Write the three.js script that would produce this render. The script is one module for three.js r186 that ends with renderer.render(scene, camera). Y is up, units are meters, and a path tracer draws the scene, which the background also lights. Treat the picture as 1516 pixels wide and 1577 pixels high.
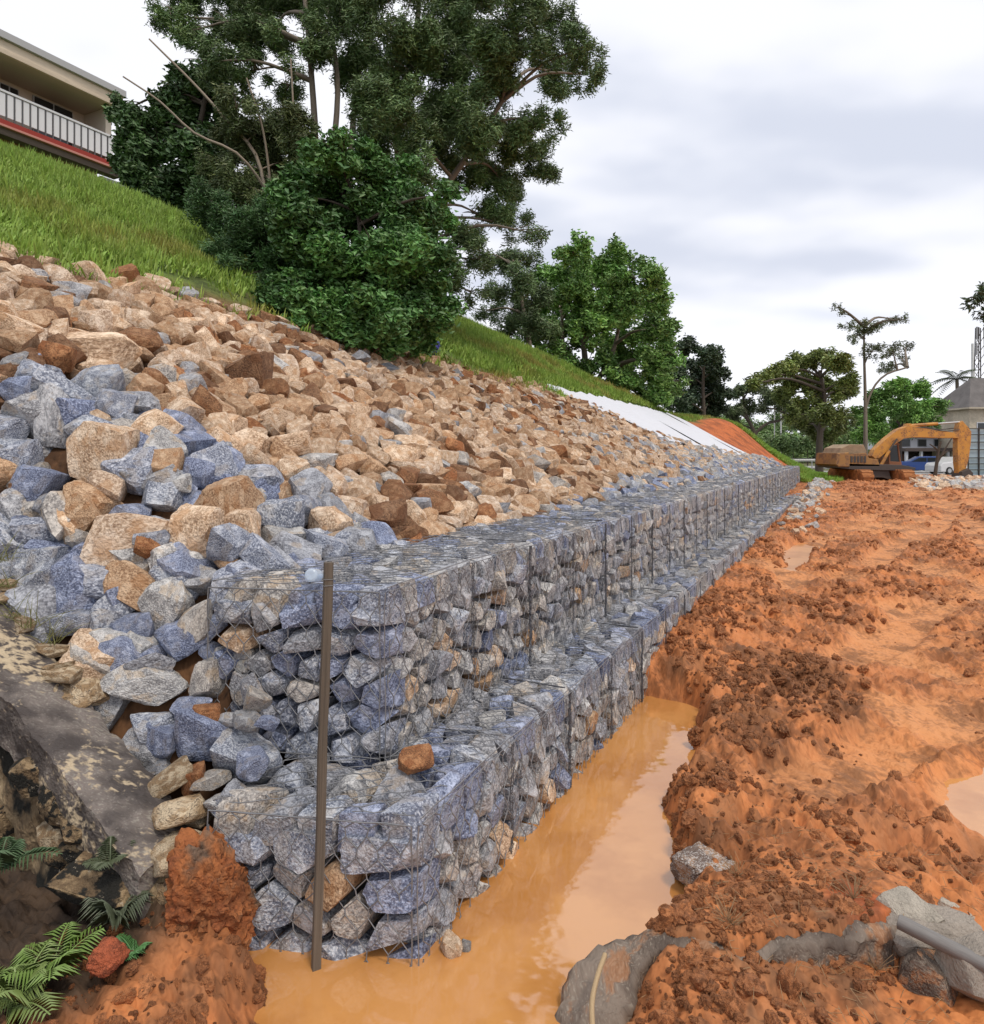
import * as THREE from 'three';
import { ImprovedNoise } from 'three/addons/math/ImprovedNoise.js';
import { mergeGeometries, toCreasedNormals, mergeVertices } from 'three/addons/utils/BufferGeometryUtils.js';
import { ConvexHull } from 'three/addons/math/ConvexHull.js';
import { RoundedBoxGeometry } from 'three/addons/geometries/RoundedBoxGeometry.js';

const V3 = THREE.Vector3;
const X = new V3(1, 0, 0), Y = new V3(0, 1, 0), Z = new V3(0, 0, 1), NX = new V3(-1, 0, 0), NZ = new V3(0, 0, -1);
const { lerp, clamp } = THREE.MathUtils;
const smoothstep = (x, a, b) => { const t = clamp((x - a) / (b - a), 0, 1); return t * t * (3 - 2 * t); };
const scene = new THREE.Scene();
const EYE = 2.486, F = 1080, CU = 758, CV = 695;           // eye height in metres; focal length and principal point of the 1516 x 1577 photograph

// ---------------------------------------------------------------- camera
const camera = new THREE.PerspectiveCamera(2 * Math.atan(1577 / 2 / F) * 180 / Math.PI, 1516 / 1577, 0.1, 2000);
camera.position.set(0, EYE, 0);
camera.lookAt(0, EYE, -10);
camera.setViewOffset(1516, 1577, 0, 788.5 - CV, 1516, 1577);

const renderer = new THREE.WebGLRenderer();
renderer.toneMapping = THREE.LinearToneMapping;
renderer.toneMappingExposure = 1.24;
renderer.shadowMap.enabled = true;

// ---------------------------------------------------------------- random numbers and noise
function rngOf(seed) {
  let a = seed >>> 0;
  return () => { a = (a + 0x6d2b79f5) | 0; let t = Math.imul(a ^ (a >>> 15), 1 | a); t = (t + Math.imul(t ^ (t >>> 7), 61 | t)) ^ t; return ((t ^ (t >>> 14)) >>> 0) / 4294967296; };
}
const perlin = new ImprovedNoise();
const n3 = (x, y, z) => perlin.noise(x, y, z);
function fbm(x, y, z, oct = 4) { let s = 0, a = 0.5; for (let i = 0; i < oct; i++) { s += a * n3(x, y, z); x = x * 2.03 + 7.1; y = y * 2.03 + 3.7; z = z * 2.03 + 1.3; a *= 0.5; } return s; }
function hash2(i, j, k = 0) { let h = Math.imul(i, 374761393) ^ Math.imul(j, 668265263) ^ Math.imul(k + 11, 2147483647 ^ 0x5bd1e995); h = Math.imul(h ^ (h >>> 13), 1274126177); return ((h ^ (h >>> 16)) >>> 0) / 4294967296; }
function vnoise(x, y, per, seed) {                            // value noise that repeats every "per" cells
  const i = Math.floor(x), j = Math.floor(y), u = x - i, v = y - j, w = (t) => t * t * (3 - 2 * t), m = (a) => ((a % per) + per) % per;
  const a = hash2(m(i), m(j), seed), b = hash2(m(i + 1), m(j), seed), c = hash2(m(i), m(j + 1), seed), d = hash2(m(i + 1), m(j + 1), seed);
  return lerp(lerp(a, b, w(u)), lerp(c, d, w(u)), w(v));
}
function fbmT(u, v, per, oct, seed) { let s = 0, a = 0.5, t = 0; for (let o = 0; o < oct; o++) { s += a * vnoise(u * per, v * per, per, seed + o); t += a; per *= 2; a *= 0.55; } return s / t; }

// ---------------------------------------------------------------- sky: a bright overcast with soft layers of cloud
{
  const W = 1024, H = 512, data = new Float32Array(W * H * 4);
  for (let r = 0; r < H; r++) for (let c = 0; c < W; c++) {
    const up = ((r + 0.5) / H - 0.5) * Math.PI, az = ((c + 0.5) / W - 0.5) * 2 * Math.PI, y = Math.sin(up), x = Math.cos(az) * Math.cos(up), z = Math.sin(az) * Math.cos(up);
    let L, R, G, B;
    if (y > -0.02) {
      const yy = Math.max(y, 0) + 0.16, px = x / yy, pz = z / yy;
      const a = fbm(px * 0.55 + 3.1, 2.2, pz * 0.9 + 1.7, 5), b = fbm(px * 1.6 + 9.3, 5.1, pz * 3.0 + 4.2, 5);
      const cloud = smoothstep(a * 1.35 + b * 0.85, -0.1, 0.5);     // 0 thin bright veil, 1 thick grey-blue cloud
      const glow = smoothstep(Math.max(y, 0), 0.26, 0.04);           // the lighter gap low over the horizon
      L = lerp(0.86, 0.64, cloud * (1 - 0.8 * glow)) + 0.06 * glow;
      const k = cloud * (1 - 0.6 * glow);
      R = L * lerp(0.935, 0.9, k); G = L * lerp(0.945, 0.955, k); B = L * lerp(1.0, 1.11, k);
    } else { R = 0.3; G = 0.26; B = 0.22; }
    data.set([R, G, B, 1], (r * W + c) * 4);
  }
  const sky = new THREE.DataTexture(data, W, H, THREE.RGBAFormat, THREE.FloatType);
  sky.mapping = THREE.EquirectangularReflectionMapping; sky.magFilter = sky.minFilter = THREE.LinearFilter; sky.needsUpdate = true;
  scene.background = sky; scene.environment = sky;
}
// ---------------------------------------------------------------- sun behind the cloud, high and behind the photographer
{
  const sun = new THREE.DirectionalLight(0xfff3e2, 1.5);
  sun.position.set(14, 40, 6); sun.target.position.set(2, 0, -12);
  sun.castShadow = true; sun.shadow.radius = 20; sun.shadow.mapSize.set(2048, 2048);
  Object.assign(sun.shadow.camera, { left: -45, right: 45, top: 45, bottom: -45, near: 1, far: 140 });
  scene.add(sun, sun.target); sun.name = 'sun';
}

// ---------------------------------------------------------------- the site's own axes: s along the gabion wall, q across it towards the hill
const TH = Math.atan(554 / F), SN = Math.sin(TH), CS = Math.cos(TH), PHI = Math.PI / 2 - TH;
const W = (s, q, y) => new V3(s * SN - q * CS, y, -(s * CS + q * SN));
const toSQ = (x, z) => [x * SN - z * CS, -z * SN - x * CS];
const at = (u, v, Z) => new V3((u - CU) / F * Z, EYE - (v - CV) / F * Z, -Z);      // the point Z metres off that shows at (u, v) in the photograph
const onLevel = (u, v, y) => at(u, v, F * (EYE - y) / (v - CV));

// ---------------------------------------------------------------- naming and labels
const used = new Map();
function numbered(name) { const n = used.get(name) ?? 0; used.set(name, n + 1); return n ? `${name}_${String(n).padStart(3, '0')}` : name; }
function tag(o, label, category, group, kind) { if (label) o.userData.label = label; if (category) o.userData.category = category; if (group) o.userData.group = group; if (kind) o.userData.kind = kind; return o; }
function base(name, p, turn = 0) { const o = new THREE.Group(); o.name = numbered(name); o.position.copy(p); o.rotation.y = turn; scene.add(o); return o; }
function mesh(name, geo, mat, parent = scene) { const m = new THREE.Mesh(geo, mat); m.name = parent === scene ? numbered(name) : name; parent.add(m); return m; }
const ORD = ['first', 'second', 'third', 'fourth', 'fifth', 'sixth', 'seventh', 'eighth', 'ninth', 'tenth', 'eleventh', 'twelfth', 'thirteenth', 'fourteenth', 'fifteenth', 'sixteenth', 'seventeenth', 'eighteenth', 'nineteenth', 'twentieth'];

// ---------------------------------------------------------------- textures
const s8 = (x) => { x = clamp(x, 0, 1); return Math.round(255 * (x <= 0.0031308 ? 12.92 * x : 1.055 * x ** (1 / 2.4) - 0.055)); };
function colourTex(n, fn) {                                   // fn gives linear r, g, b
  const d = new Uint8Array(n * n * 4);
  for (let j = 0; j < n; j++) for (let i = 0; i < n; i++) { const [r, g, b] = fn(i / n, j / n); d.set([s8(r), s8(g), s8(b), 255], (j * n + i) * 4); }
  const t = new THREE.DataTexture(d, n, n); t.colorSpace = THREE.SRGBColorSpace; return finish(t);
}
function greyTex(n, fn) {
  const d = new Uint8Array(n * n * 4);
  for (let j = 0; j < n; j++) for (let i = 0; i < n; i++) { const g = Math.round(255 * clamp(fn(i / n, j / n), 0, 1)); d.set([g, g, g, 255], (j * n + i) * 4); }
  return finish(new THREE.DataTexture(d, n, n));
}
function finish(t) { t.wrapS = t.wrapT = THREE.RepeatWrapping; t.magFilter = THREE.LinearFilter; t.minFilter = THREE.LinearMipmapLinearFilter; t.generateMipmaps = true; t.needsUpdate = true; return t; }
const mix3 = (a, b, t) => [lerp(a[0], b[0], t), lerp(a[1], b[1], t), lerp(a[2], b[2], t)];

function graniteTex(seed, dark, mid, pale, stain, stainAmount) {
  return colourTex(512, (u, v) => {
    const coarse = fbmT(u, v, 5, 4, seed), fine = fbmT(u, v, 56, 2, seed + 20), grain = vnoise(u * 150, v * 150, 150, seed + 40), vein = Math.abs(fbmT(u, v * 0.999, 7, 4, seed + 60) - 0.5);
    let c = mix3(dark, mid, smoothstep(fine * 0.6 + coarse * 0.45, 0.3, 0.68));
    c = mix3(c, pale, smoothstep(fine * 0.55 + grain * 0.5, 0.55, 0.88) * 0.6);
    c = mix3(c, pale, smoothstep(coarse, 0.52, 0.72) * 0.45);
    c = mix3(c, stain, smoothstep(fbmT(u, v, 4, 4, seed + 80), 0.62 - stainAmount * 0.3, 0.8 - stainAmount * 0.3) * Math.min(1, stainAmount * 1.6 + 0.1));
    if (vein < 0.012) c = mix3(c, dark, 0.6);
    return c;
  });
}
const T = {
  blue: graniteTex(1, [0.11, 0.125, 0.17], [0.31, 0.338, 0.405], [0.68, 0.7, 0.735], [0.36, 0.31, 0.25], 0.14),
  grey: graniteTex(2, [0.17, 0.172, 0.185], [0.385, 0.39, 0.405], [0.66, 0.665, 0.67], [0.47, 0.37, 0.26], 0.26),
  tan: graniteTex(3, [0.31, 0.21, 0.14], [0.6, 0.46, 0.335], [0.82, 0.73, 0.62], [0.42, 0.24, 0.12], 0.3),
  clay: graniteTex(4, [0.12, 0.055, 0.025], [0.28, 0.135, 0.06], [0.44, 0.26, 0.14], [0.2, 0.08, 0.03], 0.4),
  bump: greyTex(512, (u, v) => 0.55 * fbmT(u, v, 9, 5, 101) + 0.45 * fbmT(u, v, 40, 3, 131)),
  soil: colourTex(512, (u, v) => { const a = fbmT(u, v, 6, 6, 201), b = fbmT(u, v, 48, 3, 221), k = 0.45 + 0.75 * smoothstep(a * 0.6 + b * 0.4, 0.28, 0.72); return [k, k * 0.985, k * 0.97]; }),
  soilBump: greyTex(512, (u, v) => 0.6 * fbmT(u, v, 7, 6, 241) + 0.4 * Math.abs(2 * fbmT(u, v, 30, 3, 251) - 1)),
  concrete: colourTex(512, (u, v) => { const a = fbmT(u, v, 4, 6, 301), b = fbmT(u, v, 60, 2, 321); const k = 0.5 + 0.6 * a + 0.3 * (b - 0.5); return [k, k * 0.98, k * 0.95]; }),
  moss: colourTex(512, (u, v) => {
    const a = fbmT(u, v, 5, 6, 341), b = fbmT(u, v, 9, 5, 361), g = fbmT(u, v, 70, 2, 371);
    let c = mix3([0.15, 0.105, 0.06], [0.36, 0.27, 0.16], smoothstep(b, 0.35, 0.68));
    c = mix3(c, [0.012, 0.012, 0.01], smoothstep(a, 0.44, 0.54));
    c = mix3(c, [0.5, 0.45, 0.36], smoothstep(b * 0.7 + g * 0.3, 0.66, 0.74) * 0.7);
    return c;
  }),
  bark: colourTex(256, (u, v) => { const a = fbmT(u * 1, v, 6, 5, 401), k = 0.5 + a * 0.8; return [k, k * 0.97, k * 0.92]; }),
  wood: colourTex(256, (u, v) => { const a = fbmT(u * 0.999, v, 4, 3, 421), b = vnoise(u * 40, v * 3, 120, 431), k = 0.55 + 0.5 * a + 0.35 * (b - 0.5); return [k, k * 0.95, k * 0.88]; }),
};
const std = (o) => new THREE.MeshStandardMaterial({ roughness: 0.9, ...o });
const rgb = (r, g, b) => new THREE.Color().setRGB(r, g, b);
const tint = (r, g, b) => rgb(r, g, b);

const rockKinds = ['blue', 'grey', 'tan', 'clay'];
const tints = {
  blue: [tint(0.88, 0.93, 1.1), tint(1.08, 1.08, 1.1), tint(0.78, 0.84, 1.03), tint(1.2, 1.19, 1.16)],
  grey: [tint(1, 1, 1.02), tint(1.18, 1.16, 1.12), tint(0.82, 0.84, 0.9), tint(1.1, 1.02, 0.92)],
  tan: [tint(1.05, 1.01, 0.96), tint(1.2, 1.15, 1.08), tint(0.8, 0.68, 0.56), tint(1.05, 1.04, 1.04), tint(0.9, 0.76, 0.62)],
  clay: [tint(1, 1, 1), tint(1.25, 1.1, 0.95), tint(0.75, 0.78, 0.85)],
};
const rockMats = {}, rockBase = {};
for (const k of rockKinds) {
  rockBase[k] = std({ map: T[k], bumpMap: T.bump, bumpScale: 0.022, roughness: 0.88 });
  rockMats[k] = tints[k].map((c) => std({ map: T[k], bumpMap: T.bump, bumpScale: 0.022, roughness: 0.88, color: c }));
}
const M = {
  wire: std({ color: rgb(0.25, 0.255, 0.27), roughness: 0.5, metalness: 0.35 }),
  wireFar: std({ color: rgb(0.34, 0.345, 0.37), roughness: 0.55, metalness: 0.2 }),
  wireDark: std({ color: rgb(0.1, 0.105, 0.12), roughness: 0.6, metalness: 0.3 }),
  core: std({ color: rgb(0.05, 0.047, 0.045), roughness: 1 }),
  mud: std({ map: T.soil, vertexColors: true, bumpMap: T.soilBump, bumpScale: 0.035, roughness: 0.82 }),
  hill: std({ map: T.soil, vertexColors: true, bumpMap: T.soilBump, bumpScale: 0.06, roughness: 0.95 }),
  clod: std({ map: T.soil, vertexColors: true, bumpMap: T.soilBump, bumpScale: 0.012, roughness: 0.8 }),
};

// ---------------------------------------------------------------- stones: a ball cut back by planes, with worn edges and a rough skin
const icoCache = new Map();
function ico(detail) {
  if (!icoCache.has(detail)) { const g = new THREE.IcosahedronGeometry(1, detail); g.deleteAttribute('uv'); g.deleteAttribute('normal'); icoCache.set(detail, mergeVertices(g, 1e-4)); }
  return icoCache.get(detail);
}
function boxUV(g, scale, ou = 0, ov = 0) {
  const p = g.attributes.position, uv = new Float32Array(p.count * 2), a = new V3(), b = new V3(), c = new V3(), n = new V3();
  for (let i = 0; i < p.count; i += 3) {
    a.fromBufferAttribute(p, i); b.fromBufferAttribute(p, i + 1); c.fromBufferAttribute(p, i + 2);
    n.crossVectors(b.clone().sub(a), c.clone().sub(a));
    const x = Math.abs(n.x), y = Math.abs(n.y), z = Math.abs(n.z);
    [a, b, c].forEach((w, k) => { const [s, t] = x > y && x > z ? [w.z, w.y] : y > z ? [w.x, w.z] : [w.x, w.y]; uv[(i + k) * 2] = s / scale + ou; uv[(i + k) * 2 + 1] = t / scale + ov; });
  }
  g.setAttribute('uv', new THREE.BufferAttribute(uv, 2));
  return g;
}
function lumpGeo(planes, detail, seed, { p = 16, rough = 0.05, crease = 0.5, uv = 0.5, warp = null, freq = 1 } = {}) {
  const g = ico(detail).clone(), pos = g.attributes.position, d = new V3();
  let size = 0; for (const [, h] of planes) size += h; size /= planes.length;
  for (let i = 0; i < pos.count; i++) {
    d.fromBufferAttribute(pos, i);
    let sum = 0;
    for (const [n, h] of planes) { const k = (n.x * d.x + n.y * d.y + n.z * d.z) / h; if (k > 0) sum += k ** p; }
    let r = Math.min(sum ** (-1 / p), size * 2.6);
    r *= 1 + rough * (n3(d.x * 2.3 * freq + seed, d.y * 2.3 * freq, d.z * 2.3 * freq) + 0.6 * n3(d.x * 5.1 * freq, d.y * 5.1 * freq + seed, d.z * 5.1 * freq) + 0.3 * n3(d.x * 11 * freq, d.y * 11 * freq, d.z * 11 * freq + seed));
    d.multiplyScalar(r);
    if (warp) warp(d);
    pos.setXYZ(i, d.x, d.y, d.z);
  }
  const out = toCreasedNormals(g, crease);
  return boxUV(out, uv, (seed * 0.37) % 1, (seed * 0.71) % 1);
}
function polytope(planes) {                                    // corners of the block that the planes enclose, then its triangles
  const hull = new ConvexHull().setFromPoints(planes.map(([n, h]) => n.clone().divideScalar(h))), pts = [];
  for (const f of hull.faces) { const c = f.normal.dot(f.edge.head().point); if (c > 1e-6) { const v = f.normal.clone().divideScalar(c); if (!pts.some((p) => p.distanceToSquared(v) < 1e-8)) pts.push(v); } }
  const out = [], h2 = new ConvexHull().setFromPoints(pts);
  for (const f of h2.faces) { let e = f.edge; const a = e.head().point; e = e.next; do { const b = e.head().point, c = e.next.head().point; if (c !== a) out.push(a, b, c); e = e.next; } while (e.next !== f.edge); }
  return out;
}
function stoneGeo(planes, detail, seed, { p = 20, rough = 0.05, crease = 0.4, uv = 0.5, warp = null, freq = 1, worn = 0.75 } = {}) {
  let tri = polytope(planes), size = 0; const sub = detail >= 7 ? 2 : detail >= 4 ? 1 : 0;
  for (const [, h] of planes) size += h; size /= planes.length;
  for (let k = 0; k < sub; k++) { const t2 = []; for (let i = 0; i < tri.length; i += 3) { const [a, b, c] = [tri[i], tri[i + 1], tri[i + 2]], ab = a.clone().lerp(b, 0.5), bc = b.clone().lerp(c, 0.5), ca = c.clone().lerp(a, 0.5); t2.push(a, ab, ca, ab, b, bc, ca, bc, c, ab, bc, ca); } tri = t2; }
  const P = new Float32Array(tri.length * 3), d = new V3(), memo = new Map();
  tri.forEach((v, i) => {
    let w = memo.get(v);
    if (!w) {
      const r0 = v.length(); d.copy(v).divideScalar(r0);
      let sum = 0; for (const [n, h] of planes) { const k = (n.x * d.x + n.y * d.y + n.z * d.z) / h; if (k > 0) sum += k ** p; }
      let r = lerp(r0, sum ** (-1 / p), sub ? worn : worn * 0.7);
      if (sub) r *= 1 + rough * (n3(d.x * 2.3 * freq + seed, d.y * 2.3 * freq, d.z * 2.3 * freq) * 0.7 + 0.6 * n3(d.x * 5.1 * freq, d.y * 5.1 * freq + seed, d.z * 5.1 * freq) + 0.35 * n3(d.x * 11 * freq, d.y * 11 * freq, d.z * 11 * freq + seed));
      w = d.clone().multiplyScalar(r); if (warp) warp(w); memo.set(v, w);
    }
    P[i * 3] = w.x; P[i * 3 + 1] = w.y; P[i * 3 + 2] = w.z;
  });
  const g = new THREE.BufferGeometry(); g.setAttribute('position', new THREE.BufferAttribute(P, 3));
  return boxUV(toCreasedNormals(g, crease), uv, (seed * 0.37) % 1, (seed * 0.71) % 1);
}
function randDir(rnd, out = new V3()) { const z = rnd() * 2 - 1, a = rnd() * 6.2832, r = Math.sqrt(1 - z * z); return out.set(r * Math.cos(a), r * Math.sin(a), z); }
// loose rubble: 24 block shapes of about unit size
const rubbleGeo = [], rubbleGeoFar = [];
{
  const rnd = rngOf(77);
  for (let i = 0; i < 24; i++) {
    const planes = [], sx = 0.38 + rnd() * 0.2, sy = 0.27 + rnd() * 0.14, sz = 0.34 + rnd() * 0.16, n = 8 + Math.floor(rnd() * 8);
    for (const [x, y, z, h] of [[1, 0, 0, sx], [-1, 0, 0, sx], [0, 1, 0, sy], [0, -1, 0, sy], [0, 0, 1, sz], [0, 0, -1, sz]]) planes.push([new V3(x + (rnd() - 0.5) * 0.75, y + (rnd() - 0.5) * 0.7, z + (rnd() - 0.5) * 0.75).normalize(), h * (0.85 + rnd() * 0.25)]);
    for (let k = 0; k < n; k++) { const d = randDir(rnd); planes.push([d, Math.hypot(d.x * sx, d.y * sy, d.z * sz) * (0.84 + rnd() * 0.34)]); }
    rubbleGeo.push(stoneGeo(planes, 7, i * 3.1, { p: 17, rough: 0.075, crease: 0.4, uv: 0.6 + (i % 5) * 0.22, worn: 0.85 }));
    rubbleGeoFar.push(stoneGeo(planes, 3, i * 3.1, { crease: 0.3, uv: 0.8 }));
  }
}

// ================================================================ THE GROUND
function polyline(pts, x) {                                    // piecewise linear, ends held
  if (x <= pts[0][0]) return pts[0][1];
  for (let i = 1; i < pts.length; i++) if (x <= pts[i][0]) return lerp(pts[i - 1][1], pts[i][1], (x - pts[i - 1][0]) / (pts[i][0] - pts[i - 1][0]));
  return pts[pts.length - 1][1];
}
const QU = 2.41, QL = 1.89, SU = 3.32, SL = 2.87, WALL_END = 39.3;  // fronts and near ends of the upper and lower tiers
// --- hillside
const CREST = [[0, 8.5], [18, 8.3], [22.7, 7.5], [27.8, 6.1], [33, 4.6], [37, 4.3], [43, 4.35], [47, 4.1], [50, 2.4], [53, 0.4]];
const slopeY = (q) => 1.70 + 0.6 * (q - 3.45);
const wingY = (q) => 0.45 + 0.6 * (q - 3.13);
function rubbleY(s, q) { return Math.min(slopeY(q), Math.max(wingY(q), 0.62) + Math.max(0, s - 2.5) * 1.2); }
function smin(a, b, k) { const h = clamp(0.5 + 0.5 * (b - a) / k, 0, 1); return lerp(b, a, h) - k * h * (1 - h); }
function hillY(s, q) {
  if (s < 2.42) return 0.1 + 0.6 * Math.max(0, q - 5.6) * smoothstep(q, 5.6, 8);
  const c = polyline(CREST, s) + Math.max(0, q - 16) * 0.16 * smoothstep(s, 30, 20);
  let y = smin(rubbleY(s, q), c, 0.9);
  if (q < 3.3 && s < WALL_END - 0.3) y = q > 2.72 && s < 3.2 ? 0.5 : Math.min(y, -0.5);
  else y = Math.max(y, 0.35);
  y += 0.22 * fbm(s * 0.35, 4.4, q * 0.35, 3) * smoothstep(q, 6, 9);
  y += 0.75 * Math.exp(-(((s - 43) / 4) ** 2) - ((q - 6.3) / 1.7) ** 2);
  return y;
}
const rubbleTop = (s) => polyline([[2, 8.75], [5, 8.4], [12, 7.75], [18.5, 7.45], [20.2, 6.9], [21.2, 6.3], [21.9, 5.6], [24, 5.25], [28, 4.7], [33, 4.35], [39, 4.0], [43, 3.4]], s) + 0.25 * n3(s * 0.7, 8.8, 1.2);
const QUAD = (nx, nz) => { const ix = []; for (let j = 0; j < nz; j++) for (let i = 0; i < nx; i++) { const a = j * (nx + 1) + i; ix.push(a, a + nx + 1, a + 1, a + 1, a + nx + 1, a + nx + 2); } return ix; };
function sheet(ss, qs, fn, colour, uvScale) {                  // a sheet over rows of s and columns of q
  const pos = [], col = [], uv = [];
  for (const s of ss) for (const q of qs) { const y = fn(s, q), p = W(s, q, y); pos.push(p.x, p.y, p.z); uv.push(s / uvScale, q / uvScale); if (colour) col.push(...colour(s, q, y)); }
  const g = new THREE.BufferGeometry();
  g.setAttribute('position', new THREE.Float32BufferAttribute(pos, 3)); g.setAttribute('uv', new THREE.Float32BufferAttribute(uv, 2));
  if (colour) g.setAttribute('color', new THREE.Float32BufferAttribute(col, 3));
  g.setIndex(QUAD(qs.length - 1, ss.length - 1)); g.computeVertexNormals();
  return g;
}
const range = (a, b, d) => { const n = Math.max(1, Math.round(Math.abs(b - a) / d)); return Array.from({ length: n + 1 }, (_, i) => a + (b - a) * i / n); };
const GRASS = [0.075, 0.15, 0.022], DRY = [0.16, 0.13, 0.045], REDCLAY = [0.5, 0.135, 0.035];
{
  const ss = [...range(-8, 2.3, 0.8), ...range(2.42, 2.5, 0.08), ...range(2.62, 30, 0.28), ...range(30.5, 62, 0.5)], qs = [...range(-1, 3.2, 0.35), ...range(3.32, 20, 0.24), ...range(20.5, 64, 1.2)];
  const colour = (s, q) => {
    const top = rubbleTop(s), n = fbm(s * 0.5, 1.1, q * 0.5, 4);
    if (q < top + 0.12 + n * 0.3 && s < 40) return mix3([0.13, 0.06, 0.025], [0.22, 0.11, 0.05], clamp(n + 0.5, 0, 1));  // soil under the rubble painted darker, as shade in the gaps between stones
    const red = smoothstep(s + n * 2, 31.5, 33) * smoothstep(s + n * 2, 50.5, 48.5) * smoothstep(q + n * 0.6, 7.7, 7.1);
    let c = mix3(GRASS, [0.12, 0.18, 0.035], clamp(0.5 + n * 1.6, 0, 1));
    c = mix3(c, DRY, smoothstep(fbm(s * 0.22 + 5, 6.1, q * 0.4, 4), 0.05, 0.3) * smoothstep(q, top + 5, top + 0.4));
    c = mix3(c, [0.17, 0.08, 0.035], smoothstep(q, top + 0.9 + n, top + 0.1));
    return mix3(c, REDCLAY, red);
  };
  tag(mesh('hillside', sheet(ss, qs, (s, q) => hillY(s, q) - (q < rubbleTop(s) && s < 41 ? 0.2 : 0), colour, 2.2), M.hill), 'grassy embankment rising on the left to the trees and the house', null, null, 'structure');
}
// --- the building plot: churned red clay, a flooded trench along the wall
const EDGE = [[1.6, 1.0], [2.86, 1.08], [3.21, 1.05], [3.6, 0.98], [3.98, 0.95], [4.41, 1.12], [5.0, 1.25], [5.81, 1.31], [6.83, 1.45], [7.3, 1.6]];
const leftEdge = (s) => polyline([[0.5, 1.95], [2.1, 2.0], [2.336, 2.1], [2.6, 2.48], [2.75, 2.85], [2.9, 3.3]], s);
const DRAIN = [[0.4, 2.66, -0.22, 0.36], [0.53, 2.9, 0.02, 0.34], [0.65, 3.07, 0.19, 0.27], [0.77, 3.13, 0.275, 0.18], [0.9, 3.1, 0.3, 0.14], [1.1, 3.04, 0.305, 0.1], [1.3, 3.06, 0.315, 0.1], [1.5, 3.1, 0.325, 0.11], [1.72, 3.16, 0.33, 0.12], [1.86, 3.2, 0.33, 0.12]], DRAIN_Z = DRAIN.map((r) => [r[0], r[1]]), DRAIN_Y = DRAIN.map((r) => [r[0], r[2]]);
// lanes pressed by the machine's tracks: start (s, q), direction, how far they run
const LANES = [[5.0, 0.42, 2.56, -1.23, 7], [7.1, 0.75, 2.5, -1.0, 9], [8.0, -2.4, 1, -0.03, 32], [8.0, -4.7, 1, -0.05, 32], [13, 0.3, 0.97, -0.24, 22], [16, 1.2, 0.97, -0.2, 22]].map(([s, q, a, b, l]) => { const h = Math.hypot(a, b); return [s, q, a / h, b / h, l]; });
function lane(s, q) { let best = 0, along = 0; for (const [s0, q0, a, b, l] of LANES) { const t = (s - s0) * a + (q - q0) * b, d = Math.abs((q - q0) * a - (s - s0) * b + 0.08 * Math.sin(t * 0.9)), k = smoothstep(d, 0.36, 0.24) * smoothstep(t, -0.3, 0.4) * smoothstep(t, l, l - 1.5) * smoothstep(n3(t * 0.6, s0, 3.3), -0.35, 0.05); if (k > best) { best = k; along = t; } } return [best, along]; }
function smoothArea(s, q) { const a = smoothField(s, q), b = lane(s, q)[0]; return Math.max(a, b * 0.92); }
function smoothField(s, q) { return smoothstep(0.1 * smoothstep(q, 0.6, -1.0) * smoothstep(s, 30, 8) + fbm(s * 0.33 + 2.2, 3.3, q * 0.55 + 6.6, 3) + 0.3 * n3(s * 1.3, 7.7, q * 1.3), -0.01, 0.17); }   // pressed flat by the tracks
const mudCache = { };
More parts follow.
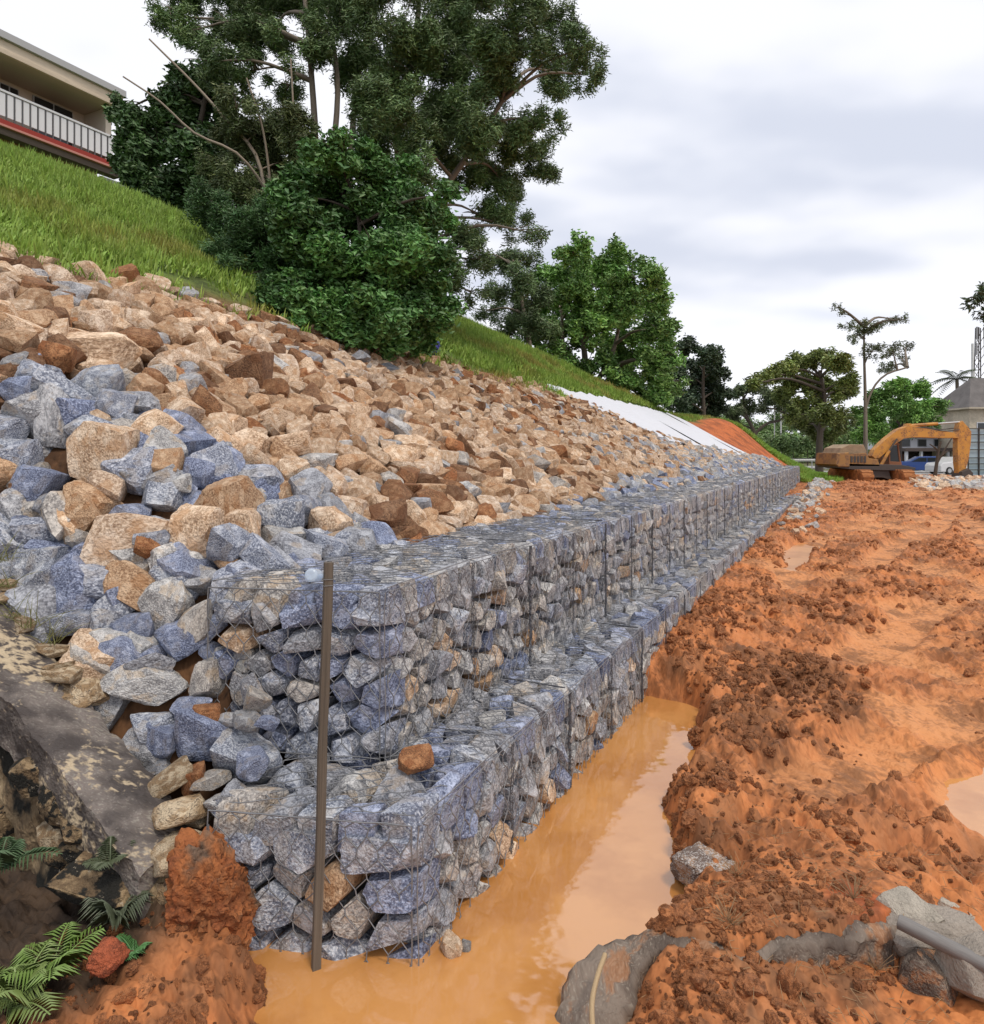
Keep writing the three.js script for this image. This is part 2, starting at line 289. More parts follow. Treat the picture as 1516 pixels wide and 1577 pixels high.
function mudY(s, q) {
  const n = fbm(s * 1.1, 0.7, q * 1.1, 3), e = polyline(EDGE, s) + 0.12 * n3(s * 2.2, 1.5, 0.3) + 0.07 * n3(s * 6.3, 2.5, 0.3);
  const flat = smoothArea(s, q) * smoothstep(s, 3.8, 4.8);
  const lump = 1 - Math.abs(2 * fbm(s * 2.6, 3.1, q * 2.6, 4)) * 1.25, fine = 1 - Math.abs(2 * fbm(s * 8.5, 5.1, q * 8.5, 3)) * 1.2;
  let base = 0.15 + 0.09 * n + 0.05 * smoothstep(s, 8, 12) + 0.62 * smoothstep(s, 9, 44) - 0.1 * smoothstep(q, 0.5, -3) * smoothstep(s, 16, 6) + 0.14 * smoothstep(s, 6, 9) * smoothstep(q, 0.2, 1.6) * smoothstep(s, 30, 12);
  let rough = (1 - 0.86 * flat) * ((0.15 * lump - 0.07) + 0.075 * fine + 0.03 * (1 - Math.abs(2 * fbm(s * 19, 2.1, q * 19, 2)) * 1.3)) * (0.4 + 0.6 * smoothstep(s, 3.2, 4.4));
  { const [lk, al] = lane(s, q); rough += lk * (0.03 * Math.pow(Math.abs(Math.sin(al * 16)), 0.6) - 0.045); rough += flat * (1 - lk) * (0.02 * Math.sin((q * 0.75 + s * 0.42) * 26 + 3 * n3(s, q, 1)) * smoothstep(n3(s * 0.5 + 4, 9.2, q * 0.5), -0.1, 0.25) + 0.022 * fine + 0.012 * lump); }
  // puddle hollows on the right and by the wall farther on
  const hol = smoothstep(Math.hypot((s - 5.6) / 1.0, (q + 1.15) / 0.62) + 0.25 * n3(s * 1.7, 4.1, q * 1.7), 1.15, 0.75);
  const hol2 = smoothstep(Math.hypot((s - 15.9) / 2.1, (q - 1.0) / 0.26) + 0.35 * n3(s * 1.7, 4.1, q * 1.7), 1.3, 0.7);
  let y = base + rough;
  y = lerp(y, 0.06, hol); y = lerp(y, 0.25, hol2);
  if (s < 4.5) { const px = s * SN - q * CS, pz = s * CS + q * SN, dz = pz - polyline(DRAIN_Z, px), on = smoothstep(px, 0.55, 0.8) * smoothstep(px, 2.4, 1.9), top = polyline(DRAIN_Y, px); y = lerp(y, top - 0.008 + 0.025 * fine + 0.03 * n, on * smoothstep(dz, 0.03, 0.07) * smoothstep(dz, 0.95, 0.3)); y = lerp(y, top - polyline([[0.7, 0.05], [1.03, 0.05], [1.35, 0.13], [1.75, 0.22]], px) + 0.035 * fine + 0.05 * lump - 0.03, on * smoothstep(dz, 0.03, -0.01) * smoothstep(dz, -0.9, -0.3)); }
  // mound of red soil in front of the old concrete, bottom right
  y += 0.03 * smoothstep(s, 3.9, 3.2) * fine;
  const right = smoothstep(e - q, -0.05, 0.32);
  let bed = lerp(-0.32, y, smoothstep(s, 6.75, 7.35));
  y = lerp(bed, y, right);
  // mound on the left, under the end of the old wall
  if (s < 3.2) {
    const dl = q - leftEdge(s) - 0.08 * n3(s * 5, 3.3, q * 5);
    if (q > 1.2) { const up = smoothstep(dl, -0.1, 0.5); y = lerp(-0.32, 0.08 + 0.2 * Math.exp(-(((s - 2.42) / 0.3) ** 2) - ((q - 2.95) / 0.3) ** 2) + 0.09 * fine + 0.06 * n + 0.07 * lump, up); }
  }
  return y;
}
{
  const ss = []; for (let s = 0.7; s < 54; s *= 1.0078) ss.push(s);
  const qs = [...range(5.2, 2.6, 0.06), ...range(2.56, -2.4, 0.027), ...range(-2.44, -5, 0.07), ...range(-5.2, -9, 0.25), ...range(-10, -42, 1.6)];
  const colour = (s, q, y) => {
    const f = smoothArea(s, q) * smoothstep(s, 3.8, 4.8), n = fbm(s * 0.8 + 4, 2.7, q * 0.8, 4), b = fbm(s * 2.4 + 1, 8.7, q * 2.4, 4), far = smoothstep(s, 7, 15);
    let c = mix3([0.48, 0.18, 0.064], [0.58, 0.205, 0.06], clamp(0.5 + n * 1.4, 0, 1));
    c = mix3(c, [0.35, 0.14, 0.052], smoothstep(b, 0.06, 0.3) * (1 - 0.75 * f));
    const dark = smoothstep(Math.hypot((s - 6.6) / 1.9, (q - 0.55) / 0.75) + 0.5 * n, 1.15, 0.55);
    c = mix3(c, [0.25, 0.1, 0.035], 0.75 * dark * smoothstep(b, -0.25, 0.2));
    c = mix3(c, [0.61, 0.265, 0.1], f * 0.85 * (1 - 0.4 * dark));
    const red = smoothstep(Math.hypot((s - 3.75) / 0.2, (q + 0.02) / 0.16) + 0.4 * n, 1.2, 0.6);
    c = mix3(c, [0.56, 0.13, 0.035], red * 0.8);
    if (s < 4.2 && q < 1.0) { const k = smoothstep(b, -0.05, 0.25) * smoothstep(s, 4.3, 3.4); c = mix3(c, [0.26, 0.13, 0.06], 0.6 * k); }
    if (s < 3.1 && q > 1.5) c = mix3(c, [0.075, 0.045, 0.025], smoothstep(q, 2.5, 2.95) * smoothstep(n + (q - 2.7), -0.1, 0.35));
    return c;
  };
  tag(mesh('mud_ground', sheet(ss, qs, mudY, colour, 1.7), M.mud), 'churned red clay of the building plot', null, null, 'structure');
}
// --- the level land all round, out to the horizon
{
  const xs = [...range(-900, -80, 60), ...range(-70, 110, 4), ...range(130, 900, 60)], zs = [...range(60, -30, 6), ...range(-34, -150, 4), ...range(-170, -1500, 70)];
  const pos = [], uv = [], col = [];
  for (const z of zs) for (const x of xs) {
    const [s, q] = toSQ(x, z), in1 = smoothstep(s, 47, 52) + smoothstep(q, -30, -40), h = lerp(-1.2, 0.42, clamp(in1, 0, 1)), n = fbm(x * 0.06, 3.1, z * 0.06, 3);
    pos.push(x, h, z); uv.push(x / 3, z / 3); col.push(...mix3([0.09, 0.13, 0.035], [0.16, 0.13, 0.06], clamp(0.5 + n, 0, 1)));
  }
  const g = new THREE.BufferGeometry();
  g.setAttribute('position', new THREE.Float32BufferAttribute(pos, 3)); g.setAttribute('uv', new THREE.Float32BufferAttribute(uv, 2)); g.setAttribute('color', new THREE.Float32BufferAttribute(col, 3));
  g.setIndex(QUAD(xs.length - 1, zs.length - 1)); g.computeVertexNormals();
  tag(mesh('ground', g, M.hill), 'level grassland beyond the plot', null, null, 'structure');
}
// --- water: thick with clay, still, glossy
const waterMat = new THREE.MeshPhysicalMaterial({ map: colourTex(512, (u, v) => { const a = fbmT(u, v, 3, 5, 511), b = fbmT(u + 0.15 * a, v, 6, 5, 521); return mix3([0.49, 0.215, 0.06], [0.6, 0.285, 0.09], smoothstep(a * 0.5 + b * 0.5, 0.35, 0.66)); }), roughness: 0.045, ior: 2.1, bumpMap: greyTex(256, (u, v) => fbmT(u, v, 5, 4, 501)), bumpScale: 0.004 });
{
  const g = new THREE.ShapeGeometry(new THREE.Shape([[-4, -2.6], [2.95, -4.2], [7.6, -2.4], [7.6, -0.6], [4.4, -0.4], [2.4, -0.55], [-4, -0.9]].map(([s, q]) => new THREE.Vector2(s, q))));
  const p = g.attributes.position, uv = [];
  for (let i = 0; i < p.count; i++) { const w = W(p.getX(i), -p.getY(i), 0); p.setXYZ(i, w.x, w.y, w.z); uv.push(w.x / 1.5, w.z / 1.5); }
  g.setAttribute('uv', new THREE.Float32BufferAttribute(uv, 2)); g.computeVertexNormals();
  tag(mesh('water', g, waterMat), 'orange muddy water standing in the trench along the foot of the wall', null, null, 'structure');
  const ruffled = waterMat.clone(); ruffled.roughness = 0.32;
  const pud = (name, s, q, a, b, y, label, mat = waterMat) => {
    const c = new THREE.CircleGeometry(1, 40), pp = c.attributes.position, u2 = [];
    for (let i = 0; i < pp.count; i++) { const w = W(s + pp.getX(i) * a, q - pp.getY(i) * b, y); pp.setXYZ(i, w.x, w.y, w.z); u2.push(w.x / 1.5, w.z / 1.5); }
    c.setAttribute('uv', new THREE.Float32BufferAttribute(u2, 2)); c.computeVertexNormals();
    tag(mesh(name, c, mat), label, null, null, 'structure');
  };
  pud('puddle_water', 5.6, -1.15, 1.5, 1.0, 0.105, 'pale puddle in the clay near the right edge of the plot');
  pud('puddle_water', 15.9, 1.0, 2.9, 0.42, 0.33, 'bright narrow puddle beside the lower tier farther along the wall', ruffled);
}
const mudAt = (x, z) => { const [s, q] = toSQ(x, z); return mudY(s, q); };
// --- clods of clay lying in the churned ground
{
  const rnd = rngOf(5), geos = [];
  for (let k = 0; k < 5; k++) {
    const pl = [X, Y, Z, NX, NZ, new V3(0, -1, 0)].map((d) => [d, 0.45]); for (let i = 0; i < 12; i++) pl.push([randDir(rnd), 0.4 + rnd() * 0.2]);
    geos.push(lumpGeo(pl, 5, 40 + k, { p: 7, rough: 0.3, crease: 0.7, uv: 1.2, freq: 1.5 }));
  }
  for (const g of geos) { g.setAttribute('color', new THREE.Float32BufferAttribute(new Float32Array(g.attributes.position.count * 3).fill(1), 3)); }
  const list = geos.map(() => []);
  let tries = 0, made = 0;
  while (made < 8500 && tries++ < 160000) {
    const s = 2.7 * Math.pow(18, rnd()) , q = 1.85 - Math.pow(rnd(), 1.1) * (2.6 + s * 0.22);
    const f = smoothArea(s, q) * smoothstep(s, 3.8, 4.8), e = polyline(EDGE, s);
    if (s < 7.0 && q > e - 0.02) continue;
    if (s < 4.3 && rnd() > 0.4) continue;
    const cl = fbm(s * 0.9 + 1, 3.9, q * 0.9, 3);
    if (rnd() > 0.3 + 0.7 * Math.max(smoothstep(q, -0.4, 0.5), smoothstep(s, 8, 13)) || rnd() < f * 0.96 || rnd() > clamp(0.25 + cl * 2.6, 0.02, 1)) continue;
    if (Math.hypot((s - 5.6) / 1.1, (q + 1.15) / 0.75) < 1 && rnd() < 0.9) continue;
    const r = (0.008 + 0.045 * Math.pow(rnd(), 4)) * (1 + s * 0.03), x = s, y = mudY(s, q) - r * 0.25;
    list[made % 5].push([x, q, y, r * 2]); made++;
  }
  for (let i = 0; i < 900; i++) { const s = 1.6 + rnd() * 1.4, q = 1.9 + rnd() * 1.4; if (q < leftEdge(s) + 0.02) continue; const r = 0.006 + 0.035 * Math.pow(rnd(), 4); list[i % 5].push([s, q, mudY(s, q) - r * 0.2, r * 2]); }
  for (let i = 0; i < 1100; i++) { const s = 2.75 + rnd() * 2.4, e = polyline(EDGE, s), q = e - 0.05 - rnd() * rnd() * 1.6; const r = 0.005 + 0.025 * Math.pow(rnd(), 3); list[i % 5].push([s, q, mudY(s, q) - r * 0.2, r * 2]); }
  const clods = base('mud_clods', new V3()); tag(clods, 'loose clods of red clay scattered over the churned plot', null, null, 'stuff');
  const m = new THREE.Matrix4(), qn = new THREE.Quaternion(), e = new THREE.Euler(), c = new THREE.Color();
  list.forEach((L, k) => {
    const im = new THREE.InstancedMesh(geos[k], M.clod, L.length); im.name = 'clod';
    L.forEach(([s, q, y, r], i) => {
      e.set(rnd() * 6, rnd() * 6, rnd() * 6); qn.setFromEuler(e);
      m.compose(W(s, q, y), qn, new V3(r * (0.8 + rnd() * 0.6), r * (0.6 + rnd() * 0.4), r * (0.8 + rnd() * 0.6))); im.setMatrixAt(i, m);
      const t = rnd(), dk = smoothstep(Math.hypot((s - 6.6) / 1.9, (q - 0.55) / 0.75), 1.15, 0.55), cc = mix3(mix3([0.52, 0.205, 0.075], [0.35, 0.135, 0.05], t), [0.25, 0.1, 0.036], dk * 0.7);
      im.setColorAt(i, c.setRGB(...cc));
    });
    clods.add(im);
  });
}

// ================================================================ THE GABION WALL
// Each basket is a thing standing at its near front foot, x along the wall, y up, z towards the plot.
function cells(L, H, nx, ny, rnd) {
  const out = [];
  for (let j = 0; j < ny; j++) {
    const k = nx + (rnd() < 0.4 ? (rnd() < 0.5 ? 1 : -1) : 0), off = rnd() * 0.5 - 0.25;
    for (let i = 0; i < k; i++) out.push([clamp((i + 0.5 + off + (rnd() - 0.5) * 0.55) / k, 0.03, 0.97) * L, (j + 0.5 + (rnd() - 0.5) * 0.5) / ny * H]);
  }
  return out;
}
function faceStones(O, A, B, N, L, H, nx, ny, rnd, detail, add, deep = 0.13) {
  const cs = cells(L, H, nx, ny, rnd), reach = 1.6 * Math.max(L / nx, H / ny);
  cs.forEach(([a, b], i) => {
    const planes = [], dir = (x, y, z) => new V3().addScaledVector(A, x).addScaledVector(B, y).addScaledVector(N, z).normalize();
    let mean = 0, cnt = 0;
    cs.forEach(([a2, b2], j) => { if (j === i) return; const dx = a2 - a, dy = b2 - b, d = Math.hypot(dx, dy); if (d > reach * 1.3) return; const gap = 0.006 + rnd() * 0.022, h = Math.max(0.02, d / 2 - gap); planes.push([dir(dx / d, dy / d, (rnd() - 0.5) * 0.5), h]); mean += h; cnt++; });
    mean = cnt ? mean / cnt : 0.1;
    for (const [x, y, h] of [[1, 0, L - a], [-1, 0, a], [0, 1, H - b], [0, -1, b]]) if (h < reach) planes.push([dir(x, y, 0), Math.max(0.03, h + 0.012)]);
    const front = 0.075 + rnd() * 0.05, sink = 0.082;
    planes.push([dir((rnd() - 0.5) * 0.7, (rnd() - 0.5) * 0.7, 1), front], [dir(0, 0, -1), deep], [dir(1, 0, 0), reach], [dir(-1, 0, 0), reach], [dir(0, 1, 0), reach], [dir(0, -1, 0), reach]);
    for (let k = 0; k < 7; k++) { const d = randDir(rnd), z = d.z * 0.5 + 0.45, v = dir(d.x, d.y, z); planes.push([v, (0.74 + rnd() * 0.4) * Math.max(mean, 0.085)]); }
    const c = O.clone().addScaledVector(A, a).addScaledVector(B, b).addScaledVector(N, -sink);
    add(c, planes, detail, N);
  });
}
// hexagonal wire netting over a rectangle of a face
function wireBuilder() {
  const P = [], Nn = [], I = [], u = new V3(), v = new V3(), t = new V3(), w = new V3();
  return {
    seg(p, q, r) {
      t.subVectors(q, p).normalize(); u.set(0.31, 0.9, -0.3).cross(t).normalize(); v.crossVectors(t, u);
      const b = P.length / 3;
      for (const e of [p, q]) for (let k = 0; k < 3; k++) { const a = k * 2.0944; w.copy(u).multiplyScalar(Math.cos(a)).addScaledVector(v, Math.sin(a)); P.push(e.x + w.x * r, e.y + w.y * r, e.z + w.z * r); Nn.push(w.x, w.y, w.z); }
      for (let k = 0; k < 3; k++) { const k2 = (k + 1) % 3; I.push(b + k, b + k2, b + 3 + k, b + k2, b + 3 + k2, b + 3 + k); }
    },
    build() { const g = new THREE.BufferGeometry(); g.setAttribute('position', new THREE.Float32BufferAttribute(P, 3)); g.setAttribute('normal', new THREE.Float32BufferAttribute(Nn, 3)); g.setIndex(I); return g; },
    get empty() { return !P.length; },
  };
}
function hexNet(wb, O, A, B, N, L, H, w, r, lift, seed, b0 = 0) {
  const pb = w * 0.98, rows = Math.ceil(H / pb) + 1, colsN = Math.ceil(L / w) + 1;
  const pt = (i, k, up) => {
    const j = (hash2(i * 3 + up, k, seed) - 0.5) * w * 0.12, j2 = (hash2(i, k * 3 + up, seed + 5) - 0.5) * w * 0.12;
    const a = clamp((i + (k & 1) * 0.5) * w + j, 0, L), b = clamp(k * pb + up * pb * 0.38 + j2, b0, H);
    return O.clone().addScaledVector(A, a).addScaledVector(B, b).addScaledVector(N, lift(a, b) + (hash2(i + 7, k * 2 + up, seed + 9) - 0.5) * 0.01);
  };
  const put = (p, q) => { if (p.distanceToSquared(q) > 1e-5) wb.seg(p, q, r); };
  for (let k = Math.floor(b0 / pb); k < rows; k++) for (let i = 0; i < colsN; i++) {
    const p = pt(i, k, 0), q = pt(i, k, 1); put(p, q);
    const o = (k & 1) ? 1 : 0;
    put(q, pt(i - 1 + o, k + 1, 0)); put(q, pt(i + o, k + 1, 0));
  }
}
const BASKETS = 18, NEAR = 11;
function makeBasket(i, upper) {
  const rnd = rngOf(900 + i * 2 + (upper ? 1 : 0)), L = 2, Hh = upper ? 1.0 : 1.0, deep = 1.0;
  const s0 = (upper ? SU : SL) + i * 2 + (upper ? 0 : (i ? 0 : 0)), q0 = upper ? QU : QL, y0 = upper ? 0.7 : -0.3;
  const t = base('gabion_basket', W(s0, q0, y0), PHI);
  const tier = upper ? 'upper' : 'lower';
  const what = i === 0 ? `${tier} tier corner gabion basket of blue-grey stones behind the wooden stake`
    : i === BASKETS - 1 ? `${tier} tier gabion basket at the far end of the wall, before the grass strip`
    : `wire gabion basket of grey stones, ${ORD[i]} along the ${tier} tier from the staked corner`;
  tag(t, what, 'gabion', `${tier} tier gabion baskets`);
  const near = i < NEAR, detail = i === 0 ? 7 : i < 3 ? 5 : 3, far = [];
  // the near end of the wall is slewed and slumped
  const k = i === 0 ? 0.34 : 0;
  const bend = (p) => { const f = k * clamp(1 - p.x / 2, 0, 1); p.x += f * p.z; if (i === 0) { p.y -= 0.05 * clamp(1 - p.x, 0, 1) * smoothstep(p.y, 0.3, 1) * 0.5; } return p; };
  const add = (c, planes, dt, N) => {
    const warp = (d) => { const p = bend(d.clone().add(c)), o = bend(c.clone()); d.copy(p.sub(o)); };
    const g = stoneGeo(planes, dt, rnd() * 50, { p: 22, rough: 0.06, crease: 0.38, uv: 0.45, warp: k ? warp : null });
    const at0 = bend(c.clone());
    const end = N === NX, tanny = upper ? (i === 0 ? 0.16 : 0.05) : (i < 3 ? 0.12 : 0.06);
    let kind = end ? (rnd() < 0.78 ? 'blue' : rnd() < 0.75 ? 'grey' : 'tan') : N === Y ? (rnd() < (i < 4 ? 0.5 : 0.22) ? 'blue' : 'grey') : (rnd() < tanny ? 'tan' : rnd() < (i === 0 ? 0.25 : 0.12) ? 'blue' : 'grey');
    const mats = rockMats[kind], mt = mats[Math.floor(rnd() * mats.length)];
    if (near) { const m = mesh('stone', g, mt, t); m.position.copy(at0); }
    else { g.translate(at0.x, at0.y, at0.z); far.push([g, kind, mt]); }
  };
  const nx = upper ? 10 : 9, ny = upper ? 6 : 5;
  const fy0 = 0, fH = 0.86;
  const start = i === 0 ? 0.14 : 0;
  faceStones(new V3(start, fy0, 0), X, Y, Z, L - start - 0.01, fH, nx, ny, rnd, detail, add);
  const topD = upper ? 1.0 : (i === 0 ? 1.0 : 0.62);
  faceStones(new V3(i ? 0 : 0.015, Hh, 0), X, NZ, Y, L - 0.02, topD, nx, upper ? 5 : Math.round(topD * 5), rnd, detail, add, 0.1);
  if (i === 0) faceStones(new V3(0, 0, -0.98), Z, Y, NX, 0.98, 0.9, upper ? 5 : 4, ny, rnd, detail, add);
  if (i === BASKETS - 1) faceStones(new V3(L, 0, 0), NZ, Y, X, 1, 0.95, 4, 5, rnd, 2, add);
  if (!near) {
    const byMat = new Map();
    for (const [g, , mt] of far) { if (!byMat.has(mt)) byMat.set(mt, []); byMat.get(mt).push(g); }
    for (const [mt, gs] of byMat) tag(mesh('stone_fill', mergeGeometries(gs), mt, t), null, null, null, 'stuff');
  }
  // added near-black box: blocks light so the gaps between stones read as deep shade
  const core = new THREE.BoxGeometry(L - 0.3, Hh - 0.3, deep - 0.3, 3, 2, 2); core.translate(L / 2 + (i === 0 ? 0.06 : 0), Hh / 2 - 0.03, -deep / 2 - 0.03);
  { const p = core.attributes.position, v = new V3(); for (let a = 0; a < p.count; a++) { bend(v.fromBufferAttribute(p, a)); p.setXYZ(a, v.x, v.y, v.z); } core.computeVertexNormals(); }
  mesh('light_block_core', core, M.core, t);
  // the netting
  const wb = wireBuilder(), w = i < 9 ? 0.105 : 0.16, r = i < 2 ? 0.0034 : i < 9 ? 0.0021 : 0.0026;
  const wave = (a, b) => 0.034 + 0.012 * n3(a * 3 + i * 2, b * 3, upper ? 2 : 5);
  hexNet(wb, new V3(0, 0, 0), X, Y, Z, L, Hh, w, r, wave, i * 10 + (upper ? 1 : 2));
  hexNet(wb, new V3(0, Hh, 0), X, NZ, Y, L, topD, w, r, wave, i * 10 + 3);
  if (i === 0) hexNet(wb, new V3(0, 0, -1), Z, Y, NX, 1, Hh, w, r, wave, 7);
  const wg = wb.build();
  if (k) { const p = wg.attributes.position, v = new V3(); for (let a = 0; a < p.count; a++) { bend(v.fromBufferAttribute(p, a)); p.setXYZ(a, v.x, v.y, v.z); } }
  mesh('wire_mesh', wg, i < 3 ? M.wire : M.wireFar, t);
  // selvedge wires along the edges, and the laced seams
  const eb = wireBuilder(), run = (p, q, r2, n, wob = 0.012) => { let a = bend(p.clone()); for (let j = 1; j <= n; j++) { const c = p.clone().lerp(q, j / n); c.x += (hash2(j, i, 3) - 0.5) * wob; c.y += (hash2(j, i, 4) - 0.5) * wob; c.z += (hash2(j, i, 5) - 0.5) * wob; bend(c); eb.seg(a, c, r2); a = c; } };
  const o = 0.036;
  run(new V3(0, Hh + o * 0.6, o * 0.6), new V3(L, Hh + o * 0.6, o * 0.6), 0.0042, 14); run(new V3(0, 0.02, o), new V3(L, 0.02, o), 0.0042, 14);
  if (i === 0) { for (const y of [0.02, Hh]) run(new V3(-o, y, 0), new V3(-o, y, -1), 0.0042, 8); run(new V3(-o * 0.7, 0, o * 0.7), new V3(-o * 0.7, Hh, o * 0.7), 0.0045, 8); run(new V3(-o, 0, -1), new V3(-o, Hh, -1), 0.0045, 8); }
  mesh('edge_wire', eb.build(), i < 3 ? M.wire : M.wireFar, t);
  let lb = wireBuilder(); const cut = () => { if (i < 4) { mesh('lacing_wire', lb.build(), M.wireDark, t); lb = wireBuilder(); } }, seam = (x, r2) => {
    for (const dx of [-0.012, 0.012]) { let a = null; for (let j = 0; j <= 16; j++) { const c = new V3(x + dx + (hash2(j, i, 8) - 0.5) * 0.014, j / 16 * Hh, o + 0.004 + (hash2(j, i, 9) - 0.5) * 0.012); bend(c); if (a) lb.seg(a, c, r2); a = c; } cut(); }
    let a = null; for (let j = 0; j <= 40; j++) { const c = new V3(x + ((j & 1) ? 0.02 : -0.02), j / 40 * Hh, o + 0.006); bend(c); if (a) lb.seg(a, c, r2 * 0.8); a = c; } cut();
    a = null; for (let j = 0; j <= 16; j++) { const c = new V3(x, Hh + o, -j / 16 * topD); bend(c); if (a) lb.seg(a, c, r2); a = c; } cut();
  };
  seam(L - 0.004, 0.006); seam(L / 2, 0.003);
  if (!lb.empty) mesh('lacing_wire', lb.build(), M.wireDark, t);
  return t;
}
for (let i = 0; i < BASKETS; i++) { makeBasket(i, true); makeBasket(i, false); }

// ---------------------------------------------------------------- wooden stake in front of the corner
{
  const foot = at(487, 1497, 3.37), head = at(506, 866, 3.37), len = foot.distanceTo(head) + 0.25;
  const g = new THREE.BoxGeometry(0.04, len, 0.032, 3, 40, 3), p = g.attributes.position;
  for (let i = 0; i < p.count; i++) { const y = p.getY(i); p.setXYZ(i, p.getX(i) * (1 + 0.1 * n3(y * 5, 1, 2)) + 0.006 * n3(y * 1.7, 3, 1), y + len / 2 - 0.25, p.getZ(i) * (1 + 0.1 * n3(y * 5, 4, 2)) + 0.006 * n3(y * 1.7, 6, 1)); }
  g.computeVertexNormals();
  const st = base('wooden_stake', foot); const d = head.clone().sub(foot).normalize(); st.quaternion.setFromUnitVectors(Y, d); st.rotateY(0.5);
  mesh('post', g, std({ map: T.wood, color: rgb(0.175, 0.15, 0.125), bumpMap: T.wood, bumpScale: 0.006, roughness: 0.85 }), st);
  const wt = wireBuilder(); for (const y of [len - 0.33, len - 0.36]) { for (let j = 0; j < 4; j++) { const c = (a) => new V3([-1, 1, 1, -1][a % 4] * 0.023, y, [-1, -1, 1, 1][a % 4] * 0.02); wt.seg(c(j), c(j + 1), 0.0025); } }
  mesh('tie_wire', wt.build(), M.wire, st);
  tag(st, 'thin leaning weathered wooden stake standing in the water before the gabion corner', 'stake');
}

// ================================================================ THE RUBBLE SLOPE
function hitSlope(u, v) {                                      // where the line of sight through (u, v) meets the heap
  for (let z = 2.5; z < 60; z += 0.01) { const p = at(u, v, z), [s, q] = toSQ(p.x, p.z); const h = s > 2.4 && q > 2.2 ? (q < 3.3 ? 0.7 : rubbleY(s, q)) : -1; if (p.y < h) return { p, s, q, z }; }
  return null;
}
const placedStones = [];                                       // s, q, y, r
const heroes = [
  // u, v, width, height (pixels of the photograph), kind, tint, label
  [192, 835, 132, 78, 'tan', 3, 'broad flat cream-tan boulder, the widest one, left of the gabion corner top'],
  [150, 700, 105, 90, 'tan', 0, 'large blocky tan boulder on the left slope above the grey and blue stones'],
  [335, 785, 85, 95, 'tan', 2, 'tall ochre boulder leaning on a pale one above the gabion corner'],
  [295, 825, 80, 85, 'tan', 1, 'rounded pale cream boulder just left of the ochre leaning one'],
  [365, 815, 65, 60, 'tan', 0, 'golden tan boulder resting behind the left end of the top tier'],
  [140, 540, 150, 60, 'tan', 1, 'long pale slab with a pointed crest high on the left slope'],
  [80, 555, 60, 45, 'clay', 1, 'rust-brown blocky boulder under the long pale slab'],
  [140, 595, 80, 62, 'blue', 3, 'grey-buff oblong boulder stacked left of the brown ones on the left slope'],
  [75, 650, 55, 95, 'grey', 0, 'upright grey wedge-shaped boulder near the left frame edge'],
  [25, 605, 65, 45, 'blue', 2, 'blue-grey flat block by the left frame edge'],
  [20, 715, 60, 60, 'blue', 1, 'light blue boulder below the upright grey wedge'],
  [395, 745, 75, 60, 'blue', 1, 'pale blue-grey rounded boulder on the slope above the stake'],
  [480, 715, 68, 30, 'grey', 1, 'flat dark-bottomed grey slab on the mid slope above the gabion corner'],
  [440, 690, 70, 40, 'tan', 1, 'whitish tilted slab beside a round tan boulder on the mid slope'],
  [390, 690, 55, 45, 'tan', 0, 'round tan boulder beside a whitish tilted slab'],
  [430, 805, 70, 60, 'blue', 3, 'light grey-blue boulder behind the left end of the top tier'],
  [375, 585, 70, 70, 'clay', 2, 'large dark-brown clay-caked boulder in the middle of the left slope'],
  [415, 605, 55, 40, 'clay', 0, 'clay-caked brown lump touching the largest dark one'],
  [180, 432, 60, 42, 'clay', 1, 'dark rusty boulder crowning the heap against the grass'],
  [215, 450, 60, 42, 'tan', 2, 'square tan boulder on the heap crest right of the dark rusty one'],
  [120, 425, 65, 45, 'tan', 1, 'long pale cream block on the heap crest left of the dark rusty one'],
  [95, 455, 65, 40, 'grey', 0, 'blue-grey angular boulder near the crest of the heap at left'],
  [320, 470, 32, 22, 'tan', 3, 'single pale stone lying out on the grass above the heap'],
  [245, 935, 75, 75, 'grey', 1, 'tall buff-and-grey boulder wedged left of the top tier'],
  [290, 975, 58, 95, 'grey', 3, 'upright buff boulder jammed against the left end of the top tier'],
  [140, 905, 115, 52, 'blue', 1, 'long pale blue-green slab above the old wall, left'],
  [250, 890, 62, 45, 'blue', 3, 'whitish blue block behind the tall buff boulder'],
  [45, 875, 80, 60, 'blue', 3, 'large pale blue block at the left frame edge above the old wall'],
  [95, 965, 85, 35, 'blue', 1, 'thin pale blue slab lying on the back of the old wall'],
  [50, 925, 55, 55, 'grey', 1, 'whitish tilted slab at the grass tuft by the old wall'],
  [200, 970, 80, 45, 'blue', 0, 'blue-grey oval boulder stacked on a similar one'],
  [183, 1017, 100, 62, 'blue', 0, 'pointed blue-grey boulder over the pale slab beside the old wall'],
  [215, 1062, 125, 60, 'grey', 1, 'pale grey slab just above the old wall, lowest of a stack'],
  [310, 1050, 55, 65, 'grey', 3, 'brownish grey boulder in the gap beside the top tier'],
  [305, 1145, 82, 82, 'blue', 2, 'vivid blue-grey cube-shaped boulder at the lower tier end'],
  [372, 1185, 95, 85, 'blue', 3, 'pale grey-blue boulder resting on the lower tier end'],
  [243, 1145, 45, 50, 'blue', 2, 'small dark blue boulder behind the vivid blue cube-shaped one'],
  [285, 1095, 60, 35, 'blue', 0, 'shadowed blue-grey stone under the brownish grey boulder'],
  [310, 1110, 50, 35, 'clay', 1, 'brown earthy stone in the gap between old wall and top tier'],
  [290, 1210, 36, 40, 'clay', 1, 'small rust-red stone stuck behind the broken end of the old wall'],
];
const boulderRnd = rngOf(4242), tmpE = new THREE.Euler();
